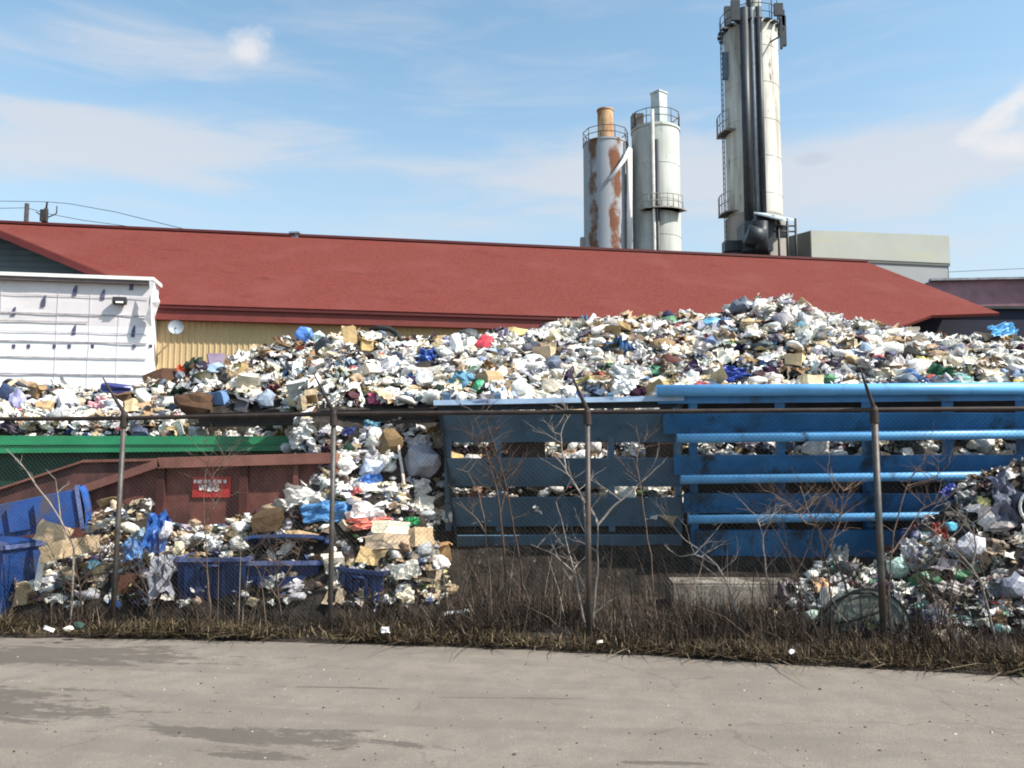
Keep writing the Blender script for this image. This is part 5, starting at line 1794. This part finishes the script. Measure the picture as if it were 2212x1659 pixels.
def imat(col, film):
    k = (tuple(round(c, 3) for c in col), film)
    if k not in IM:
        IM[k] = mat('refuse_colour_%d' % len(IM), col, .38 if film else .85, 0, .16, 5, .35, 14)
    return IM[k]


def item(name, label, cat, kind, u, v, wpx, hpx, col, Y=None, film=False, rot=None, seed=None, group=None, push=.12, parts=None):
    p = hit(u, v) if Y is None else P(u, v, Y)
    k = p.y / F
    w, h = wpx * k, hpx * k
    r_ = random.Random(int(u * 7 + v * 13))
    pr_ = PROTO[kind]
    pv, pfc = pr_[(seed if seed is not None else r_.randrange(99)) % len(pr_)]
    ext_ = pv.max(0) - pv.min(0)
    ctr = (pv.max(0) + pv.min(0)) / 2
    q_ = (pv - ctr) / np.maximum(ext_, 1e-4)
    if kind in ('sheet', 'film', 'card'):        # stand the sheet up towards the viewer, leaning back
        q_ = q_ * np.array([w, h * 1.05, min(w, h) * (.75 if kind == 'film' else .5)])
        M = Euler(rot if rot else (R(62 + r_.uniform(-12, 12)), r_.uniform(-.25, .25), r_.uniform(-.4, .4))).to_matrix()
    elif kind in ('carton', 'open'):
        q_ = q_ * np.array([w * .88, w * .6, h * .9])
        M = Euler(rot if rot else (r_.uniform(-.3, .3), r_.uniform(-.25, .25), r_.uniform(-.6, .6))).to_matrix()
    else:
        q_ = q_ * np.array([w, min(w, h) * .85, h])
        M = Euler(rot if rot else (r_.uniform(-.3, .3), r_.uniform(-.25, .25), 0)).to_matrix()
    q_ = q_ @ np.array(M).T
    d_ = (Vector((0, 0, CZ)) - p).normalized()
    p2 = p + d_ * (push if Y is None else 0)
    me = bpy.data.meshes.new(name)
    me.from_pydata(q_.tolist(), [], pfc)
    me.materials.append(imat(col, film))
    o = bpy.data.objects.new(name, me)
    o.location = p2
    COL.objects.link(o)
    OFF[o.name] = tuple(p2)
    return tag(o, label, cat, group)


NEAR = {(112, 1152): 10.45, (150, 1186): 10.2, (85, 1238): 10.25, (282, 1186): 10.3, (337, 1148): 10.6, (359, 1146): 10.5, (345, 1246): 10.15}
for (nm, lab, cat, kd, u_, v_, w_, h_, col_, fl_, gr_) in ITEMS:
    item(nm, lab, cat, kd, u_, v_, w_, h_, col_, NEAR.get((u_, v_)), bool(fl_), None, None, gr_)

# pipe end, hose, sticks
pc = hit(2212, 1108) + Vector((0, -.12, .06))
pi = thing('plastic_pipe', 'black plastic pipe end with a white rim on the right heap', 'pipe', pc)
axp = Vector((-.35, -1, .12)).normalized().to_track_quat('Z', 'Y').to_matrix()
x = MB()
x.lathe([(.17, -.5), (.17, .12), (.15, .12), (.15, -.4), (0, -.4)], pc, 24, 0, axp @ Matrix.Diagonal((.75, 1, 1)))
x.build('tube', M_black, pi)
x = MB()
x.lathe([(.175, .11), (.19, .12), (.19, .145), (.165, .15), (.15, .13)], pc, 24, 0, axp @ Matrix.Diagonal((.75, 1, 1)))
x.build('rim', M_white, pi)
hz = MB()
hz.tube([hit(u_, v_) + Vector((0, -.1, .06)) for u_, v_ in [(800, 722), (820, 716), (842, 718), (858, 728), (868, 746)]], .055, 8)
tag(hz.build('hose', M_black, loc=hit(840, 720)), 'black hose arched over the crest right of the tall box', 'hose')
for pts, r_, lab, m_ in [([(862, 952), (866, 985), (872, 1020), (876, 1054)], .022, 'pale pinkish stick standing on the chute left of the wrapped bale', mat('pale_stick', (.62, .52, .46), .7)),
                         ([(560, 1066), (540, 1096), (512, 1140)], .014, 'thin tan stick leaning in front of the red bin', mat('tan_stick', (.34, .25, .17), .8))]:
    x = MB()
    x.tube([hit(u_, v_) + Vector((0, -.16, .04)) for u_, v_ in pts], r_, 7)
    tag(x.build('wooden_stick', m_, loc=hit(*pts[1])), lab, 'stick')

# bits of litter on the verge
for (u_, v_, w_, h_, kd, col_, lab) in [(1710, 1408, 14, 12, 'small', WHT, 'small white cup on the verge between third and fourth posts'), (105, 1358, 28, 8, 'card', WHT, 'flat white scrap on the verge at far left'),
                                        (148, 1358, 20, 14, 'small', (.74, .66, .58), 'cream wad right of the flat white scrap on the verge'), (170, 1352, 26, 18, 'small', (.03, .06, .05), 'dark green can beside the cream wad on the verge'),
                                        (832, 1360, 22, 16, 'sheet', WHT, 'white tissue on the verge right of the second post'), (523, 1298, 22, 24, 'film', (.72, .68, .64), 'white curl of paper in the weeds before the navy cart'),
                                        (497, 1298, 26, 10, 'card', (.74, .68, .62), 'white flat paper in the weeds before the navy tub'), (432, 1318, 26, 40, 'small', (.66, .54, .50), 'pinkish paper wad in the weeds, nearest the first post'),
                                        (612, 1322, 16, 18, 'small', WHT, 'small white wad in the weeds before the navy cart'), (985, 1322, 60, 8, 'card', (.72, .72, .72), 'narrow white strip lying in the weeds left of the third post'),
                                        (1296, 1440 - 54, 14, 6, 'card', (.5, .45, .4), 'beige chip in the grass right of the third post base'), (655, 1294, 20, 12, 'card', (.70, .64, .58), 'cream chip in the weeds left of the second post')]:
    p = G(u_, v_, .16)
    item('litter', lab, 'litter', kd, u_, v_, w_, h_, col_, p.y, False, None, None, 'litter in the weeds')

# ------------------------------------------------------------------ bare saplings and shrubs
M_bark = mat('pale_grey_bark', (.25, .215, .19), .85, 0, .3, 12)
M_darkbark = mat('dark_bark', (.075, .05, .04), .9, 0, .3, 12)
M_brownbark = mat('brown_bark', (.17, .115, .085), .9, 0, .3, 12)


def twig(mb, p, d, L, r_, depth, rnd):
    n = 4
    pts = [p]
    for i in range(n):
        d = (d + Vector((rnd.gauss(0, .13), rnd.gauss(0, .13), rnd.gauss(.02, .08)))).normalized()
        pts.append(pts[-1] + d * L / n)
    mb.tube(pts, [r_ * (1 - .14 * i) for i in range(n + 1)], 5, 0, True, False)
    if depth:
        for i in range(1, n + 1):
            if rnd.random() < .8:
                nd = (d + Vector((rnd.gauss(0, .5), rnd.gauss(0, .5), rnd.gauss(.1, .3)))).normalized()
                twig(mb, pts[i], nd, L * rnd.uniform(.4, .65), r_ * .55, depth - 1, rnd)


def sapling(label, lines, Y, r0, m_, seed, twigs=5, name='bare_sapling', tw=.35):
    rnd = random.Random(seed)
    base = P(*lines[0][0], Y)
    t = thing(name, label, 'sapling', (base.x, Y, .05), 'bare saplings along the fence')
    for k, ln in enumerate(lines):
        x = MB()
        n_ = len(ln)
        pts = []
        for i, (u_, v_) in enumerate(ln):
            pts.append(P(u_, v_, Y + .22 * noise.noise(Vector((u_ * .004, v_ * .004, seed))) + (.1 * k if i else .05 * k)))
        if k == 0:
            pts = [Vector((pts[0].x, pts[0].y, -.05))] + pts
        # soften the polyline
        sp_ = []
        for i in range(len(pts) - 1):
            for j in range(4):
                q_ = pts[i].lerp(pts[i + 1], j / 4)
                sp_.append(q_ + Vector((noise.noise(q_ * 5), 0, noise.noise(q_ * 5 + Vector((3, 0, 0))))) * .018)
        sp_.append(pts[-1])
        rr_ = [r0 * (1 if k == 0 else .7) * (1 - .72 * i / (len(sp_) - 1)) for i in range(len(sp_))]
        x.tube(sp_, rr_, 6, 0, True, False)
        for i in range(twigs):
            j = rnd.randrange(len(sp_) // 3, len(sp_))
            d_ = Vector((rnd.choice((-1, 1)) * rnd.uniform(.4, 1), rnd.uniform(-.5, .5), rnd.uniform(.3, 1.1))).normalized()
            twig(x, sp_[j], d_, tw * rnd.uniform(.5, 1.2), r0 * .32, 1, rnd)
        x.build('trunk' if k == 0 else 'branch', m_, t)
    return t


sapling('pale forked sapling just right of the third post', [[(1281, 1345), (1283, 1294), (1292, 1215), (1291, 1134)], [(1291, 1134), (1320, 1100), (1348, 1072), (1376, 1047), (1401, 1028)], [(1291, 1134), (1288, 1118), (1272, 1104)]], 9.75, .024, M_bark, 1, 3)
sapling('thin pale sapling just left of the third post', [[(1262, 1345), (1251, 1294), (1239, 1231), (1228, 1190), (1220, 1153), (1201, 1084)], [(1240, 1240), (1200, 1200), (1145, 1175)], [(1238, 1232), (1246, 1220), (1258, 1208)]], 9.8, .018, M_bark, 2, 4)
sapling('tall sapling rising behind the third post with a Y-shaped tip', [[(1268, 1330), (1266, 1180), (1261, 1078), (1240, 1040), (1220, 1009), (1200, 985), (1176, 959)], [(1222, 1012), (1216, 975), (1211, 940), (1219, 915), (1233, 894)], [(1211, 940), (1195, 932), (1184, 918)]], 9.95, .017, M_bark, 3, 4)
sapling('dark leaning stem crossing the slate blue slats', [[(1108, 1345), (1097, 1294), (1088, 1180), (1076, 1075), (1064, 1030), (1051, 981), (1036, 930), (1020, 887)], [(1080, 1110), (1092, 1050), (1062, 960)], [(1060, 1010), (1030, 960), (1015, 900)]], 9.9, .020, M_darkbark, 4, 9)
sapling('second dark leaning stem beside the first on the slate blue slats', [[(1132, 1345), (1125, 1230), (1106, 1120), (1090, 1040), (1068, 960), (1050, 905)], [(1100, 1090), (1078, 1040), (1040, 950)]], 10.0, .018, M_darkbark, 5, 9)
sapling('thin grey stem with curved tip in front of the slate blue hopper left end', [[(1062, 1340), (1058, 1240), (1048, 1130), (1032, 1060), (1010, 1020), (985, 1012)], [(1050, 1150), (1020, 1110), (985, 1085)]], 9.85, .012, M_brownbark, 6, 5)
sapling('small forked sapling right of the pale one, in front of the bright blue hopper', [[(1420, 1350), (1405, 1200), (1385, 1060), (1377, 1003), (1379, 970), (1364, 952)], [(1379, 975), (1388, 965), (1394, 950)]], 9.8, .011, M_brownbark, 7, 5)
sapling('pale sapling leaning left over the pale-topped block', [[(1600, 1350), (1575, 1270), (1551, 1222), (1512, 1190), (1473, 1160), (1448, 1130)], [(1551, 1222), (1500, 1198), (1462, 1200)]], 9.5, .016, M_bark, 8, 5)
sapling('slim grey sapling left of the fourth post base with a crooked tip', [[(1672, 1360), (1668, 1290), (1655, 1231), (1648, 1190), (1650, 1160), (1662, 1130)], [(1650, 1160), (1640, 1130), (1630, 1110)]], 9.35, .015, M_bark, 9, 5)
sapling('tall bare sapling leaning left, close to the fourth post', [[(1845, 1370), (1825, 1260), (1793, 1184), (1765, 1137), (1745, 1100), (1728, 1050)], [(1793, 1184), (1812, 1130), (1822, 1060)], [(1765, 1137), (1740, 1130), (1700, 1085)]], 9.4, .016, M_brownbark, 10, 9)
sapling('bare shrub stems behind the fourth post against the blue tubes', [[(1800, 1360), (1790, 1250), (1776, 1180), (1760, 1120), (1770, 1060)], [(1780, 1190), (1810, 1120), (1850, 1080)]], 9.7, .012, M_darkbark, 11, 6)
sapling('pale arching sapling in front of the right heap', [[(2152, 1390), (2137, 1325), (2122, 1270), (2099, 1225), (2060, 1185), (2018, 1150), (1990, 1130)], [(2099, 1225), (2110, 1180), (2100, 1130)]], 8.95, .018, M_bark, 12, 6)
sapling('thin stem by the right side of the fourth post reaching the middle tube', [[(1925, 1380), (1920, 1280), (1930, 1150), (1968, 1030), (2000, 990), (2020, 970)], [(1960, 1050), (2024, 1030), (2025, 985)], [(1925, 1200), (1990, 1100), (2040, 1080)]], 9.2, .012, M_brownbark, 13, 6)
sapling('tangled brown shrub at the foot of the right heap', [[(2060, 1400), (2050, 1330), (2060, 1260), (2080, 1190)], [(2050, 1330), (2010, 1270), (1980, 1230)], [(2060, 1300), (2100, 1240), (2130, 1230)]], 9.0, .014, M_brownbark, 14, 12)
sapling('pale dead stick leaning at the far left in front of the red bin', [[(160, 1180), (131, 1122), (95, 1070), (62, 1025), (35, 990), (14, 970)], [(131, 1122), (126, 1075), (120, 1035)]], 9.95, .014, M_bark, 15, 2, tw=.2)
sapling('thin twiggy stem before the red bin sign', [[(455, 1330), (448, 1230), (440, 1120), (441, 1050), (446, 1010), (452, 985)], [(441, 1060), (465, 1020), (490, 990)], [(445, 1130), (470, 1080), (480, 1060)]], 10.05, .011, M_brownbark, 16, 8)
sapling('twiggy brown shrub left of the second post', [[(612, 1350), (600, 1270), (590, 1200), (570, 1140)], [(600, 1270), (640, 1210), (650, 1160)], [(605, 1300), (560, 1240), (540, 1190)]], 10.0, .011, M_brownbark, 17, 12)
sapling('low brown shrub between the first post and the upright cart', [[(180, 1340), (172, 1270), (160, 1200), (150, 1150)], [(172, 1270), (210, 1210), (230, 1180)], [(176, 1300), (140, 1250), (120, 1220)]], 10.0, .012, M_darkbark, 18, 14)
sapling('dark twiggy shrub right of the first post', [[(330, 1345), (322, 1290), (300, 1220), (296, 1180)], [(325, 1300), (370, 1240), (385, 1200)], [(322, 1290), (270, 1240), (255, 1200)]], 10.0, .011, M_darkbark, 19, 14)
sapling('bare shrub in front of the bright blue hopper, left of the fourth post', [[(1730, 1360), (1720, 1280), (1705, 1200), (1690, 1120), (1700, 1060)], [(1715, 1250), (1750, 1180), (1760, 1120)], [(1705, 1200), (1670, 1140), (1650, 1100)]], 9.6, .010, M_darkbark, 20, 6)

# ------------------------------------------------------------------ dead grass and weeds
def blades(name, label, n, region, hlo, hhi, wid, pal, lean_, seed, curl=.5):
    r_ = np.random.default_rng(seed)
    x_ = r_.uniform(-8.0, 8.0, n)
    y0 = edge_y(x_)
    y_ = y0 + region(r_, x_, n)
    cl = np.array([noise.noise(Vector((a * 1.1, b * 1.6, seed))) for a, b in zip(x_, y_)])
    ok = (cl > r_.uniform(-.62, .28, n)) & (np.abs(x_) < .64 * y_ + .5)
    x_, y_, cl = x_[ok], y_[ok], cl[ok]
    n = len(x_)
    h = r_.uniform(hlo, hhi, n) * (.75 + .7 * np.clip(cl + .25, 0, 1))
    ang = r_.uniform(0, 6.28, n)
    ln = np.abs(r_.normal(0, lean_, n))
    dx, dy = np.cos(ang) * ln, np.sin(ang) * ln
    w = wid * r_.uniform(.6, 1.5, n)
    px_, py_ = -np.sin(ang + r_.normal(0, .6, n)) * w, np.cos(ang) * w
    px_ = np.where(np.abs(px_) < w * .4, w * .7, px_)
    rows = []
    for t_, k in ((0, 1), (.5, .8), (1, .12)):
        cx = x_ + dx * h * (t_ + curl * t_ * t_)
        cy = y_ + dy * h * (t_ + curl * t_ * t_)
        cz = .03 + h * (t_ - .3 * ln * t_ * t_)
        rows.append((np.stack([cx - px_ * k, cy - py_ * k, cz], -1), np.stack([cx + px_ * k, cy + py_ * k, cz], -1)))
    V = np.stack([rows[0][0], rows[0][1], rows[1][0], rows[1][1], rows[2][0], rows[2][1]], 1).reshape(-1, 3)
    b0 = np.arange(n) * 6
    Fq = np.concatenate([np.stack([b0, b0 + 1, b0 + 3, b0 + 2], -1), np.stack([b0 + 2, b0 + 3, b0 + 5, b0 + 4], -1)])
    cols = np.array([c for c, k in pal])
    wt_ = np.array([k for c, k in pal], float)
    C = cols[r_.choice(len(cols), n, p=wt_ / wt_.sum())] * r_.uniform(.7, 1.25, (n, 1))
    C = np.repeat(np.concatenate([C, np.ones((n, 1))], 1), 6, 0)
    me = bpy.data.meshes.new(name)
    me.from_pydata((V - np.array([0, 9, 0])).tolist(), [], Fq.tolist())
    at = me.attributes.new('blade_colour', 'FLOAT_COLOR', 'POINT')
    at.data.foreach_set('color', C.ravel().astype(np.float32))
    me.materials.append(M_blade)
    o = bpy.data.objects.new(name, me)
    o.location = (0, 9, 0)
    COL.objects.link(o)
    return tag(o, label, 'dead grass', None, 'stuff')


M_blade = attr_mat('dead_grass_blade', 'blade_colour', .9, .2, 6, 0, .15)
GR = [((.085, .060, .038), 12), ((.13, .095, .055), 9), ((.045, .033, .024), 18), ((.22, .165, .10), 7), ((.10, .092, .045), 4), ((.30, .24, .16), 2.5)]
DK = [((.032, .024, .019), 16), ((.060, .043, .032), 13), ((.11, .080, .058), 6), ((.24, .19, .145), 2)]
blades('dry_grass', 'short brown dead grass along the road edge', 26000, lambda r_, x_, n: np.abs(r_.normal(.28, .26, n)) + .02, .04, .17, .006, GR, 1.1, 3)
blades('dry_weeds', 'tangled dark dead weeds along the foot of the fence', 30000, lambda r_, x_, n: np.clip(np.abs(r_.normal(1.15, .6, n)), .25, 2.6), .08, .40, .0042, DK, .75, 5)
blades('dry_stalks', 'tall thin dead stalks standing in the weeds by the fence', 2400, lambda r_, x_, n: np.clip(r_.normal(1.3, .5, n), .5, 2.8), .40, 1.1, .0040, [((.15, .11, .085), 4), ((.06, .042, .034), 9), ((.30, .25, .20), 1.2)], .42, 9)

# loose stones and clods on the road
gr = MB()
for i in range(260):
    u_, v_ = random.uniform(-50, 2262), 1400 + 260 * random.random() ** .9
    p = G(u_, v_)
    if p.y > float(edge_y(p.x)) - .1:
        continue
    r_ = random.uniform(.005, .012) * (1.7 if random.random() < .10 else 1)
    vs_ = []
    for k in range(5):
        a = k * 1.257 + random.uniform(-.3, .3)
        vs_.append((p.x + math.cos(a) * r_ * random.uniform(.7, 1.3), p.y + math.sin(a) * r_ * random.uniform(.7, 1.3), .001))
    gr.add(vs_ + [(p.x + r_ * .2, p.y, r_ * random.uniform(.6, 1.2))], [(k, (k + 1) % 5, 5) for k in range(5)], 0 if random.random() < .6 else 1)
o = gr.build('road_grit', [mat('dark_grit', (.05, .042, .035), .95, 0, .3, 20), mat('pale_grit', (.34, .31, .27), .9, 0, .2, 20)], loc=(0, 7, 0))
tag(o, 'scattered small stones and dirt clods on the road surface', 'gravel', None, 'stuff')
